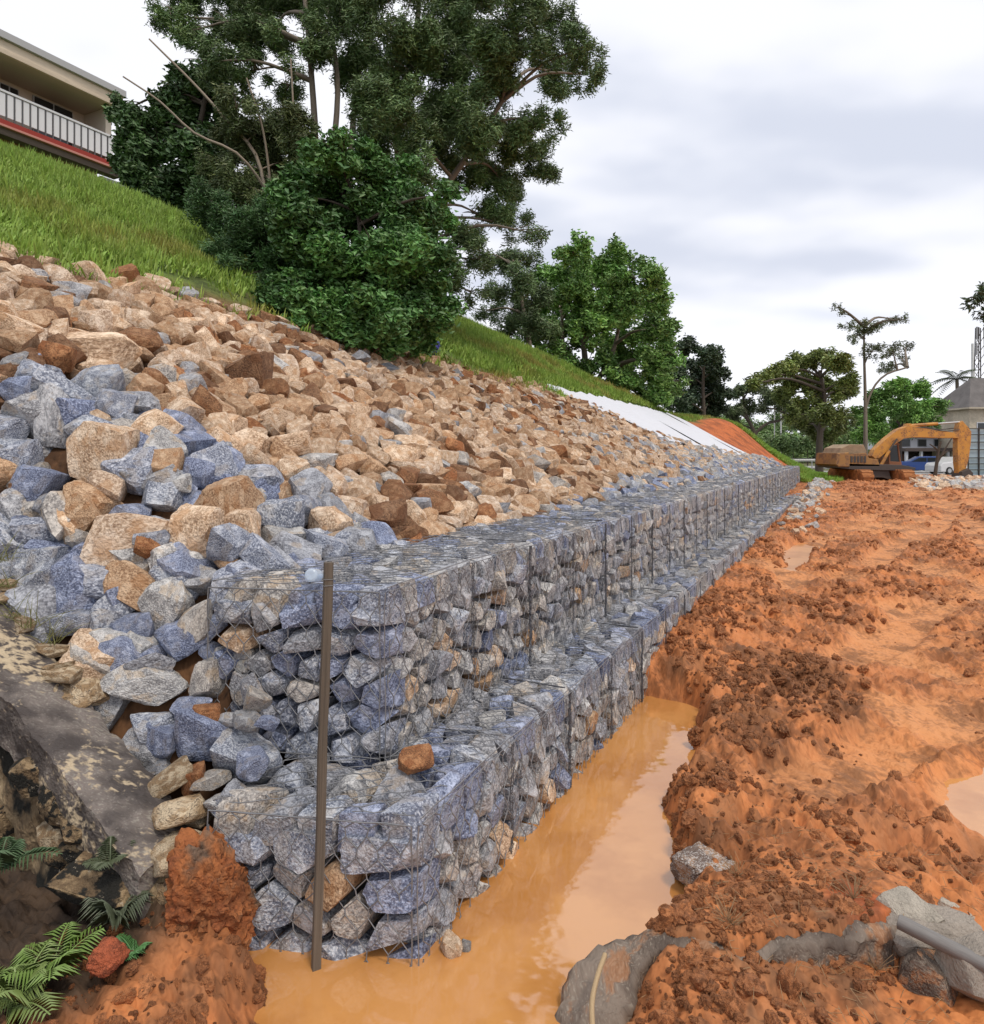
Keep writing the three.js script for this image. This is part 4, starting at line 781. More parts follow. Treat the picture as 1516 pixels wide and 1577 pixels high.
// ================================================================ HOUSE on the crest
{
  const q0 = 31, t = base('house', W(0, q0, EYE), PHI), bx = (name, s0, s1, y0, y1, qa, qb, m, parent = t) => { const g = new RoundedBoxGeometry(s1 - s0, y1 - y0, Math.abs(qb - qa), 1, Math.min(0.015, (y1 - y0) / 4)); g.translate((s0 + s1) / 2, (y0 + y1) / 2, -((qa + qb) / 2 - q0)); return mesh(name, g, m, parent); };
  const beige = std({ color: rgb(0.72, 0.61, 0.49), map: T.concrete }), cream = std({ color: rgb(0.62, 0.54, 0.45) }), soff = std({ color: rgb(0.52, 0.44, 0.37) }), grey = std({ color: rgb(0.4, 0.4, 0.41) }), dark = std({ color: rgb(0.03, 0.03, 0.032), roughness: 0.15 }), white = std({ color: rgb(0.68, 0.68, 0.7) }), rail = std({ color: rgb(0.13, 0.13, 0.14) }), red = std({ color: rgb(0.27, 0.035, 0.025) }), pink = std({ color: rgb(0.5, 0.22, 0.18) }), low = std({ color: rgb(0.13, 0.1, 0.08), map: T.concrete });
  const A = 9, B = 21.2;
  bx('wall', A, B, 13.6, 16.05, 32.6, 32.9, cream);
  bx('end_wall', B - 0.3, B - 0.003, 13.6, 16.05, 31.0, 32.6, cream);
  bx('soffit', A, B + 0.1, 16.05, 16.2, 30.5, 39, soff);
  bx('fascia', A, B + 0.13, 16.0, 16.55, 30.35, 30.5, beige);
  bx('gutter', A, B + 0.2, 16.55, 16.85, 30.2, 30.6, grey);
  const roof = bx('roof', A, B + 0.15, 16.72, 16.82, 30.6, 39, grey);
  bx('roof_vent', 16.95, 17.6, 16.82, 17.3, 31, 31.6, grey, roof); bx('roof_vent', 18.0, 18.65, 16.82, 17.25, 31, 31.6, grey, roof);
  bx('balcony_slab', A, B + 0.1, 13.3, 13.6, 30.9, 32.6, red);
  bx('ledge', A, B + 0.25, 13.18, 13.28, 30.6, 31.1, pink); bx('beam', A, B + 0.25, 12.9, 13.18, 30.75, 31.2, low);
  bx('rail', A, B, 14.72, 14.82, 30.9, 31.0, white);
  for (let s = A; s < B - 0.2; s += 0.315) { bx('rail_panel', s + 0.03, s + 0.275, 13.74, 14.7, 30.94, 30.98, white); bx('baluster', s - 0.022, s + 0.018, 13.6, 14.72, 30.91, 30.99, rail); }
  for (const [a, b, y0, y1] of [[10.5, 11.6, 14.6, 15.9], [14.9, 16.6, 14.5, 15.9], [17.1, 17.9, 14.7, 15.85], [18.5, 20.3, 13.7, 15.92]]) { const f = bx('window', a, b, y0, y1, 32.5, 32.58, grey), w = (b - a) / 2; bx('pane', a + 0.05, a + w - 0.03, y0 + 0.05, y1 - 0.05, 32.47, 32.497, dark, f); bx('pane', a + w + 0.03, b - 0.05, y0 + 0.05, y1 - 0.05, 32.47, 32.497, dark, f); }
  bx('lower_wall', A, B - 0.4, 8.5, 12.9, 32.4, 32.9, low);
  bx('side_wall', B + 0.3, B + 1.6, 9, 13.3, 32.2, 32.5, std({ color: rgb(0.3, 0.29, 0.29) })); for (let s = B + 0.35; s < B + 1.6; s += 0.16) bx('batten', s, s + 0.05, 9, 13.25, 32.14, 32.197, grey);
  for (const a of [14.2, 16.4, 18.3, 19.4, 20.2]) { const f = bx('window', a, a + 0.75, 11.0, 12.0, 32.3, 32.397, grey); bx('pane', a + 0.06, a + 0.69, 11.06, 11.94, 32.27, 32.297, dark, f); }
  bx('rear_wall', A, B - 0.4, 8.5, 16.05, 38.5, 38.8, cream); bx('floor', A, B - 0.4, 13.3, 13.6, 32.9, 38.5, soff);
  bx('annex_wall', B + 1.0, B + 2.6, 12, 17.0, 36, 39, cream); bx('annex_roof', B + 0.6, B + 3.0, 17.0, 17.35, 35.6, 39.4, low);
  tag(t, 'beige two-storey house with long white-panelled balcony standing above the grass bank', 'house');
}
{ const o = base('marker_post', at(6, 404, 9.6)); mesh('post', new THREE.CylinderGeometry(0.05, 0.055, 0.5, 10).translate(0, -0.05, 0), std({ color: rgb(0.16, 0.12, 0.1) }), o); mesh('cap', new THREE.CylinderGeometry(0.06, 0.06, 0.1, 10).translate(0, 0.2, 0), std({ color: rgb(0.7, 0.7, 0.7) }), o); tag(o, 'short dark marker post with white cap at the left frame edge on the grass', 'post'); }

// ================================================================ TREES AND SHRUBS
function tubePts(pts, r0, r1, sides = 7, n = 12) {
  const curve = new THREE.CatmullRomCurve3(pts), g = new THREE.TubeGeometry(curve, n, 1, sides), p = g.attributes.position, c = new V3(), v = new V3();
  for (let i = 0; i <= n; i++) { curve.getPointAt(i / n, c); const r = lerp(r0, r1, i / n); for (let j = 0; j <= sides; j++) { const k = i * (sides + 1) + j; v.fromBufferAttribute(p, k).sub(c).setLength(r).add(c); p.setXYZ(k, v.x, v.y, v.z); } }
  return g;
}
function sprig(rnd, n, len, leafL, leafW, droop, kind = 'alt') {             // one twig with its leaves, about "len" long
  const P = [], I = [];
  for (let i = 0; i < n; i++) {
    const t = (i + 0.5) / n, a = i * 2.4 + rnd(), o = new V3((rnd() - 0.5) * len * 0.5, t * len - len / 2, (rnd() - 0.5) * len * 0.5), d = new V3(Math.cos(a), 0.35 - droop + (rnd() - 0.5) * 0.8, Math.sin(a)).normalize(), u = new V3(rnd() - 0.5, rnd() - 0.5, rnd() - 0.5).cross(d).normalize(), nn = new V3().crossVectors(d, u), l = leafL * (0.7 + rnd() * 0.6), w = leafW * (0.7 + rnd() * 0.6), b = P.length / 3;
    const m = o.clone().addScaledVector(d, l * 0.5), e = o.clone().addScaledVector(d, l).addScaledVector(nn, -l * 0.18);
    for (const q of [o, m.clone().addScaledVector(u, w / 2).addScaledVector(nn, w * 0.25), e, m.clone().addScaledVector(u, -w / 2).addScaledVector(nn, w * 0.25)]) P.push(q.x, q.y, q.z);
    I.push(b, b + 1, b + 2, b, b + 2, b + 3);
  }
  const g = new THREE.BufferGeometry(); g.setAttribute('position', new THREE.Float32BufferAttribute(P, 3)); g.setIndex(I); g.computeVertexNormals(); return g;
}
const sprigs = {}; { const r = rngOf(404); sprigs.fine = sprig(r, 20, 0.5, 0.17, 0.042, 0.6); sprigs.broad = sprig(r, 14, 0.42, 0.19, 0.085, 0.25); sprigs.feather = sprig(r, 18, 0.5, 0.16, 0.04, 0.1); sprigs.far = sprig(r, 12, 0.6, 0.3, 0.12, 0.3); }
const leafMat = (r, g, b, tr = 0) => new THREE.MeshStandardMaterial({ color: rgb(r * 1.4, g * 1.4, b * 1.35), roughness: 0.5, side: THREE.DoubleSide });
const barkMat = (r, g, b) => std({ map: T.bark, color: rgb(r, g, b), bumpMap: T.bark, bumpScale: 0.015 });
function crownMesh(puffs, geo, mat, seed, k, parent, scale = 1, tone = 0.35) {
  const rnd = rngOf(seed), M4 = [], m = new THREE.Matrix4(), q = new THREE.Quaternion(), e = new THREE.Euler(), d = new V3(), cols = [];
  for (const [c, r, dens = 1, fl = 0.8] of puffs) {
    const n = Math.round(k * dens * r * r / (scale * scale)), pt = 0.75 + rnd() * 0.5;
    // each puff is a handful of leafy clumps with gaps between
    const clumps = []; const nc = Math.max(5, Math.round(15 * dens)); for (let i = 0; i < nc; i++) { randDir(rnd, d); const rr = Math.pow(rnd(), 0.45) * r * 0.95; clumps.push([c.x + d.x * rr, c.y + d.y * rr * fl, c.z + d.z * rr, r * (0.2 + rnd() * 0.2), 0.8 + rnd() * 0.4]); }
    for (let i = 0; i < n; i++) {
      const cl = clumps[Math.floor(rnd() * nc)]; randDir(rnd, d); const rr = cl[3] * Math.pow(rnd(), 0.45);
      const s = scale * (0.65 + rnd() * 0.6);
      e.set((rnd() - 0.5) * 1.8, rnd() * 6.28, (rnd() - 0.5) * 1.8); m.compose(new V3(cl[0] + d.x * rr, cl[1] + d.y * rr * 0.75, cl[2] + d.z * rr), q.setFromEuler(e), new V3(s, s, s)); M4.push(m.clone());
      const f = pt * cl[4] * (1 + (rnd() - 0.5) * 2 * tone); cols.push([f * (0.9 + rnd() * 0.25), f, f * (0.85 + rnd() * 0.3)]);
    }
  }
  const im = new THREE.InstancedMesh(geo, mat, M4.length), c = new THREE.Color(); im.name = 'crown'; im.userData.kind = 'stuff'; M4.forEach((x, i) => { im.setMatrixAt(i, x); im.setColorAt(i, c.setRGB(...cols[i])); }); parent.add(im); return M4.length;
}
function tree({ name = 'tree', foot, trunks, puffs, leaf, geo, bark, k, scale, seed, label, cat = 'tree', group, r0 = 0.2, limbs = true, limbR = 0.05, limbFrom = 0.35 }) {
  const t = base(name, foot), rnd = rngOf(seed + 1), loc = (p) => p.clone().sub(foot), gs = [];
  const stems = trunks.map((tr) => [new V3(tr[0].x - foot.x, Math.min(tr[0].y - foot.y, 0) - 0.3, tr[0].z - foot.z), ...tr.map(loc)]);
  stems.forEach((st, i) => mesh('trunk', tubePts(st, r0 * (i ? 0.7 : 1), r0 * 0.3, 8, 18), bark, t));
  if (limbs) {
    for (const [c, r] of puffs) {
      const p = loc(c); let best = null, bd = 1e9;
      for (const st of stems) { const cv = new THREE.CatmullRomCurve3(st); for (let f = limbFrom; f <= 1; f += 0.06) { const x = cv.getPoint(f), dd = x.distanceTo(p) + Math.max(0, x.y - p.y + 0.3 * r) * 1.5; if (dd < bd) { bd = dd; best = x; } } }
      if (bd < 0.45 * r) continue; const mid = best.clone().lerp(p, 0.5); mid.y += bd * 0.1; mid.x += (rnd() - 0.5) * bd * 0.15; mid.z += (rnd() - 0.5) * bd * 0.15;
      gs.push(tubePts([best, mid, p], limbR * (0.5 + Math.min(1, bd * 0.25)), limbR * 0.25, 5, 7));
      for (let i = 0; i < 5; i++) { const d = randDir(rnd).multiplyScalar(r * 0.85); d.y = Math.abs(d.y) * 0.7; const s = p.clone().lerp(mid, rnd() * 0.5); gs.push(tubePts([s, s.clone().lerp(p.clone().add(d), 0.5).add(new V3(0, 0.05 * r, 0)), p.clone().add(d)], limbR * 0.3, limbR * 0.1, 4, 4)); }
    }
    mesh('limbs', mergeGeometries(gs), bark, t);
  }
  crownMesh(puffs.map(([c, r, d, f]) => [loc(c), r, d, f]), geo, leaf, seed, k, t, scale);
  tag(t, label, cat, group); return t;
}
const G = (z, jit, seed, list, dens = 1) => { const r = rngOf(seed); return list.map(([u, v, px, d = dens, fl]) => { const zz = z + (r() - 0.5) * jit; return [at(u, v, zz), px / F * zz, d, fl]; }); };
const footAt = (u, z) => { const p = at(u, 700, z), [s, q] = toSQ(p.x, p.z); p.y = hillY(s, q); return p; };
const paleBark = barkMat(0.33, 0.28, 0.23), darkBark = barkMat(0.085, 0.068, 0.055), greyBark = barkMat(0.2, 0.17, 0.14);
// the big slender-leaved tree with several pale stems
{
  const z = 18, f = footAt(585, z);
  tree({ name: 'tall_tree', foot: f, r0: 0.17, limbR: 0.055, seed: 11, k: 195, scale: 0.62, geo: sprigs.fine, leaf: leafMat(0.08, 0.135, 0.045), bark: greyBark,
    trunks: [[at(590, 480, z), at(625, 330, z), at(612, 200, z + 0.3), at(640, 60, z + 0.6), at(650, -60, z + 0.6)], [at(570, 470, z + 0.2), at(540, 330, z + 0.5), at(548, 150, z + 0.6), at(575, 0, z + 0.9)], [at(560, 470, z), at(495, 330, z - 0.3), at(484, 170, z - 0.3), at(470, 0, z - 0.2), at(462, -50, z)], [at(555, 470, z + 0.2), at(512, 330, z + 0.2), at(520, 130, z), at(505, 10, z)], [at(600, 480, z), at(655, 330, z - 0.3), at(705, 262, z - 0.4), at(790, 130, z - 0.6)]],
    puffs: G(z, 4.4, 21, [[262, 25, 30, 0.6], [285, 50, 44, 0.7], [320, 95, 40, 0.6], [355, 40, 55, 0.8], [385, 110, 45, 0.7], [420, 50, 65, 0.9], [440, 140, 40, 0.6], [470, 70, 55, 0.55], [525, 40, 60, 0.7], [570, 95, 65, 0.9], [620, 45, 75], [655, 120, 75], [700, 45, 75], [745, 115, 70], [800, 40, 70], [855, 110, 42, 0.9], [895, 75, 36, 0.9], [905, 115, 30, 0.8], [850, 45, 40, 0.8], [610, 180, 70], [670, 200, 60], [735, 195, 65], [790, 200, 55], [835, 195, 34, 0.8], [640, 255, 45], [715, 265, 48, 0.8], [770, 275, 50, 0.9], [815, 250, 42, 0.8], [745, 335, 40, 0.7], [785, 345, 34, 0.7], [825, 360, 22, 0.6], [715, 370, 40, 0.7], [745, 400, 30, 0.5], [700, 430, 36, 0.6], [735, 455, 24, 0.4], [580, 150, 60], [590, 210, 55], [480, -30, 80], [590, -50, 95], [700, -50, 95], [800, -40, 70], [390, -30, 80], [310, -10, 50]]),
    label: 'tallest tree, many-stemmed with slender drooping leaves, rising out of the top of the picture' });
}
// darker broad-leaved tree beside the house
tree({ name: 'tree', foot: footAt(300, 19), r0: 0.16, limbR: 0.06, seed: 31, k: 320, scale: 0.85, geo: sprigs.broad, leaf: leafMat(0.05, 0.1, 0.032), bark: darkBark, trunks: [[at(300, 330, 19), at(305, 220, 19), at(320, 130, 19)]],
  puffs: G(19, 3.2, 41, [[305, 120, 42], [275, 145, 42], [335, 150, 45], [255, 185, 40], [300, 195, 55], [210, 190, 38], [190, 170, 26, 0.8], [235, 225, 45], [290, 240, 50], [350, 210, 45], [235, 265, 34], [275, 285, 40], [320, 270, 45], [215, 240, 30], [340, 110, 30, 0.6], [208, 275, 26], [240, 300, 32], [192, 255, 20, 0.8], [278, 318, 34], [315, 320, 36], [222, 292, 20]]), label: 'dark broad-leaved tree standing against the right end of the house' });
// thin olive scrub with bare twigs between them
tree({ name: 'scrub_tree', foot: footAt(400, 16.5), r0: 0.06, limbR: 0.035, seed: 51, k: 280, scale: 0.6, geo: sprigs.fine, leaf: leafMat(0.08, 0.11, 0.04), bark: paleBark, trunks: [[at(410, 330, 16.5), at(395, 240, 16.4), at(345, 180, 16.2), at(300, 130, 16), at(230, 60, 15.9)], [at(420, 330, 16.5), at(405, 200, 16.2), at(380, 120, 16)], [at(440, 330, 16.5), at(452, 200, 16.3), at(448, 90, 16.2)], [at(425, 330, 16.5), at(370, 240, 15.6), at(300, 205, 15.4), at(245, 155, 15.3), at(190, 118, 15.3)]],
  puffs: G(16.5, 2, 61, [[370, 215, 42], [410, 200, 45], [440, 250, 45], [400, 270, 50], [450, 190, 36], [365, 165, 32, 0.6], [470, 240, 38], [355, 290, 42], [430, 310, 45], [330, 250, 30, 0.7], [385, 330, 45]]), label: 'thin olive scrub tree with bare pale twigs, between the dark tree and the dense bush' });
// shrubs on the bank, left of the bush
tree({ name: 'shrub', foot: footAt(385, 13.2), r0: 0.05, limbR: 0.03, seed: 71, k: 330, scale: 0.5, geo: sprigs.feather, leaf: leafMat(0.05, 0.11, 0.035), bark: darkBark, cat: 'shrub', trunks: [[at(390, 440, 13.3), at(385, 400, 13.3), at(370, 350, 13.3)]],
  puffs: G(13.4, 1.6, 81, [[330, 330, 38], [365, 355, 48], [405, 385, 45], [420, 430, 45], [380, 425, 40], [345, 390, 36], [445, 460, 38], [405, 460, 30], [310, 300, 26, 0.8], [420, 345, 45]]), label: 'feathery dark shrub at the edge of the grass, left of the dense bush' });
// the dense dark bush above the rubble
tree({ name: 'bush', foot: footAt(565, 12.6), r0: 0.09, limbR: 0.04, seed: 91, k: 420, scale: 0.58, geo: sprigs.broad, leaf: leafMat(0.06, 0.145, 0.036), bark: darkBark, cat: 'bush', trunks: [[at(565, 520, 12.6), at(560, 420, 12.7), at(550, 310, 12.8)]],
  puffs: G(12.8, 2.2, 101, [[515, 235, 42], [495, 275, 55], [560, 260, 52], [605, 285, 48], [455, 305, 45], [540, 320, 70], [620, 335, 58], [660, 340, 38, 0.8], [480, 365, 65], [580, 385, 78], [655, 390, 45], [430, 400, 48], [510, 430, 70], [610, 440, 65], [668, 440, 36, 0.9], [445, 455, 48], [560, 480, 65], [640, 490, 44], [490, 485, 50], [600, 505, 44], [650, 525, 26], [545, 515, 40], [420, 475, 34, 0.8], [695, 470, 24, 0.6], [690, 300, 20, 0.5]]), label: 'dense dark green bush above the middle of the rubble crest' });
// pair of round green trees farther along the crest
tree({ name: 'tree', foot: footAt(905, 33), r0: 0.2, limbR: 0.08, seed: 111, k: 215, scale: 1.0, geo: sprigs.broad, leaf: leafMat(0.12, 0.23, 0.055), bark: greyBark, trunks: [[at(905, 600, 33), at(900, 540, 33), at(890, 450, 33)], [at(915, 600, 33.4), at(945, 540, 33.4), at(960, 450, 33.4)], [at(900, 600, 33), at(870, 540, 33), at(865, 470, 33)]],
  puffs: G(33, 5.5, 121, [[882, 388, 28], [858, 425, 38], [908, 420, 40], [945, 402, 36], [930, 448, 46], [980, 428, 40], [880, 465, 46], [1010, 465, 34], [960, 478, 46], [1022, 510, 30], [920, 500, 46], [988, 518, 42], [1012, 555, 36], [872, 510, 40], [945, 545, 42], [1028, 590, 28], [990, 588, 38], [838, 465, 34], [850, 550, 36, 0.7], [905, 560, 38, 0.7], [950, 590, 34], [1034, 556, 20], [825, 520, 32, 0.8], [1000, 620, 30]]), label: 'light green round-crowned tree on the crest beyond the grass bank', group: 'trees along the crest' });
tree({ name: 'tree', foot: footAt(800, 30), r0: 0.14, limbR: 0.06, seed: 131, k: 190, scale: 0.9, geo: sprigs.fine, leaf: leafMat(0.08, 0.13, 0.05), bark: greyBark, trunks: [[at(815, 530, 30), at(805, 470, 30), at(790, 400, 30)]],
  puffs: G(30, 4, 141, [[775, 400, 28, 0.8], [800, 430, 32], [765, 445, 26, 0.7], [825, 455, 28], [790, 480, 32], [820, 500, 30], [775, 505, 26, 0.8], [845, 510, 24], [745, 480, 20, 0.6], [735, 390, 18, 0.5], [810, 400, 22, 0.7]]), label: 'small grey-green tree on the crest left of the light green round-crowned one', group: 'trees along the crest' });
tree({ name: 'tree', foot: footAt(1082, 52), r0: 0.25, limbR: 0.08, seed: 151, k: 190, scale: 1.3, geo: sprigs.broad, leaf: leafMat(0.032, 0.055, 0.028), bark: darkBark, trunks: [[at(1085, 660, 52), at(1083, 600, 52), at(1085, 545, 52)]],
  puffs: G(52, 6, 161, [[1058, 535, 20], [1092, 545, 22], [1075, 565, 26], [1105, 570, 22], [1050, 580, 26], [1085, 595, 30], [1110, 605, 18], [1060, 615, 28], [1095, 625, 24], [1045, 620, 24], [1070, 640, 22]]), label: 'very dark tree between the light green tree and the open plot', group: 'trees along the crest' });
// trees on the level ground behind the plot
const flat = (u, z) => { const p = at(u, 700, z); p.y = 0.42; return p; };
tree({ name: 'street_tree', foot: flat(1262, 56), r0: 0.36, limbR: 0.1, limbFrom: 0.4, seed: 171, k: 150, scale: 0.95, geo: sprigs.far, leaf: leafMat(0.12, 0.155, 0.04), bark: darkBark, trunks: [[at(1262, 700, 56), at(1264, 660, 56), at(1270, 615, 56), at(1262, 570, 56)]],
  puffs: G(56, 8, 181, [[1180, 580, 20, 0.9, 0.5], [1205, 570, 22, 1, 0.5], [1235, 558, 24, 1, 0.55], [1265, 553, 24, 1, 0.55], [1292, 562, 22, 1, 0.6], [1310, 588, 18, 1, 0.6], [1160, 592, 12, 0.8, 0.5], [1225, 590, 24], [1260, 590, 26], [1290, 605, 24], [1205, 608, 18, 0.8], [1245, 625, 24], [1280, 640, 26], [1240, 655, 22], [1265, 668, 20], [1295, 655, 20], [1222, 640, 16, 0.8]]), label: 'dark spreading tree with a straight trunk left of the excavator', group: 'trees behind the plot' });
tree({ name: 'street_tree', foot: flat(1331, 54), r0: 0.2, limbR: 0.1, limbFrom: 0.5, seed: 191, k: 24, scale: 0.58, geo: sprigs.far, leaf: leafMat(0.085, 0.11, 0.05), bark: greyBark, trunks: [[at(1333, 700, 54), at(1333, 620, 54), at(1331, 540, 54), at(1331, 500, 54)], [at(1336, 620, 54), at(1360, 580, 54), at(1400, 565, 54)]],
  puffs: G(54, 7, 201, [[1331, 505, 18, 1, 0.7], [1308, 502, 14, 1, 0.6], [1352, 500, 16, 1, 0.6], [1378, 492, 14, 0.9, 0.5], [1393, 492, 8, 0.8], [1290, 473, 8, 0.9], [1298, 482, 7, 0.9], [1345, 540, 20, 0.9, 0.6], [1375, 540, 20, 0.9, 0.6], [1395, 535, 12, 0.8], [1372, 566, 20, 0.8, 0.5], [1386, 552, 12, 0.6], [1318, 520, 12, 0.9]]), label: 'tall thin tree with open sparse crown behind the excavator', group: 'trees behind the plot' });
tree({ name: 'street_tree', foot: flat(1390, 66), r0: 0.3, limbR: 0.12, seed: 211, k: 150, scale: 1.0, geo: sprigs.far, leaf: leafMat(0.11, 0.22, 0.045), bark: darkBark, trunks: [[at(1385, 700, 66), at(1388, 650, 66), at(1392, 610, 66)]],
  puffs: G(66, 8, 221, [[1352, 612, 20, 1, 0.6], [1382, 598, 22, 1, 0.6], [1412, 600, 20, 1, 0.6], [1345, 640, 22], [1378, 630, 26], [1412, 630, 24], [1440, 628, 18], [1355, 665, 22], [1392, 655, 26], [1430, 650, 20], [1330, 670, 18], [1325, 640, 16, 0.8]]), label: 'fresh green bushy tree above the excavator boom', group: 'trees behind the plot' });
tree({ name: 'street_tree', foot: flat(1160, 68), r0: 0.32, limbR: 0.11, limbFrom: 0.5, seed: 231, k: 110, scale: 1.0, geo: sprigs.far, leaf: leafMat(0.07, 0.095, 0.045), bark: darkBark, trunks: [[at(1160, 700, 68), at(1162, 668, 68), at(1150, 640, 68), at(1145, 612, 68)], [at(1162, 672, 68), at(1182, 652, 68), at(1204, 646, 68), at(1215, 622, 68)]],
  puffs: G(68, 8, 241, [[1138, 605, 16, 1, 0.6], [1160, 598, 18, 1, 0.6], [1185, 612, 16, 1, 0.6], [1128, 635, 16], [1150, 628, 16], [1205, 622, 14], [1120, 655, 12], [1175, 630, 12, 0.7]]), label: 'dark tree with a strongly bent limb left of the spreading tree', group: 'trees behind the plot' });
tree({ name: 'street_tree', foot: flat(1560, 40), r0: 0.22, limbR: 0.09, seed: 251, k: 75, scale: 0.9, geo: sprigs.far, leaf: leafMat(0.045, 0.075, 0.035), bark: greyBark, trunks: [[at(1562, 730, 40), at(1562, 600, 40), at(1555, 470, 40)]],
  puffs: G(40, 4, 261, [[1505, 462, 14, 0.7], [1520, 448, 16], [1545, 460, 26], [1528, 485, 18], [1570, 440, 26], [1580, 480, 30]]), label: 'tree reaching in from the right frame edge high over the fence', group: 'trees behind the plot' });
{ // palm
  const f = flat(1474, 92), t = base('palm_tree', f), h = at(1474, 583, 92).y - f.y, fr = [], rnd = rngOf(271);
  mesh('trunk', tubePts([new V3(0, -0.3, 0), new V3(0.15, h * 0.5, 0), new V3(0, h, 0)], 0.28, 0.2, 8, 10), greyBark, t);
  for (let i = 0; i < 20; i++) {
    const a = i / 20 * 6.28 + rnd() * 0.3, el = 0.9 - 1.3 * (i % 3) / 2.2 + rnd() * 0.2, L = 3.2, P = [], I = [];
    for (let j = 0; j < 16; j++) { const u = j / 15, x = L * u * Math.cos(el * (1 - u * 0.2)), y = L * (u * Math.sin(el) - 0.55 * u * u); for (const sd of [-1, 1]) { const b = P.length / 3, ll = 0.85 * Math.sin(Math.PI * (0.12 + u * 0.8)); const pr = (xx, yy, zz) => P.push(xx * Math.cos(a) - zz * Math.sin(a), h + yy, xx * Math.sin(a) + zz * Math.cos(a)); pr(x, y, 0); pr(x + 0.2, y, 0); pr(x + 0.35, y - ll * 0.45, sd * ll); I.push(b, b + 1, b + 2); } }
    const g = new THREE.BufferGeometry(); g.setAttribute('position', new THREE.Float32BufferAttribute(P, 3)); g.setIndex(I); g.computeVertexNormals(); mesh('frond', g, leafMat(0.045, 0.06, 0.03), t);
  }
  tag(t, 'palm rising behind the buildings near the right frame edge', 'palm');
}
{ // distant wood
  const wood = base('distant_wood', new V3()); tag(wood, 'distant line of woodland behind the road', null, null, 'stuff'); const r = rngOf(281), puffs = [];
  for (let i = 0; i < 330; i++) { const x = 20 + r() * 100, z = 118 + r() * 30, y = 0.6 + r() * 7.5; puffs.push([new V3(x, y, -z), 1.9 + r() * 1.8, 0.8]); }
  crownMesh(puffs, sprigs.far, leafMat(0.12, 0.19, 0.07), 283, 34, wood, 1.9).toString();
  const shr = [[1195, 668, 14], [1215, 672, 12], [1180, 680, 10], [1240, 675, 10], [1225, 690, 8]];
  for (const [u, v, px] of shr) puffs.push([at(u, v, 100), px / F * 100, 1]);
}
for (const [u, v, px, lab] of [[1196, 680, 17, 'round pale green shrub by the guard rail under the bent limb'], [1222, 684, 14, 'low green shrub behind the guard rail, right of the round one'], [1244, 682, 11, 'small green shrub behind the guard rail beside the straight trunk']]) {
  const z = 96, f = flat(u, z); tree({ name: 'shrub', foot: f, r0: 0.1, limbs: false, seed: u, k: 100, scale: 1.2, geo: sprigs.far, leaf: leafMat(0.1, 0.16, 0.06), bark: darkBark, cat: 'shrub', trunks: [[f.clone(), at(u, v, z)]], puffs: [[at(u, v, z), px / F * z, 1], [at(u + px * 0.5, v + 6, z), px * 0.7 / F * z, 1], [at(u - px * 0.5, v + 7, z), px * 0.7 / F * z, 1]], label: lab });
}
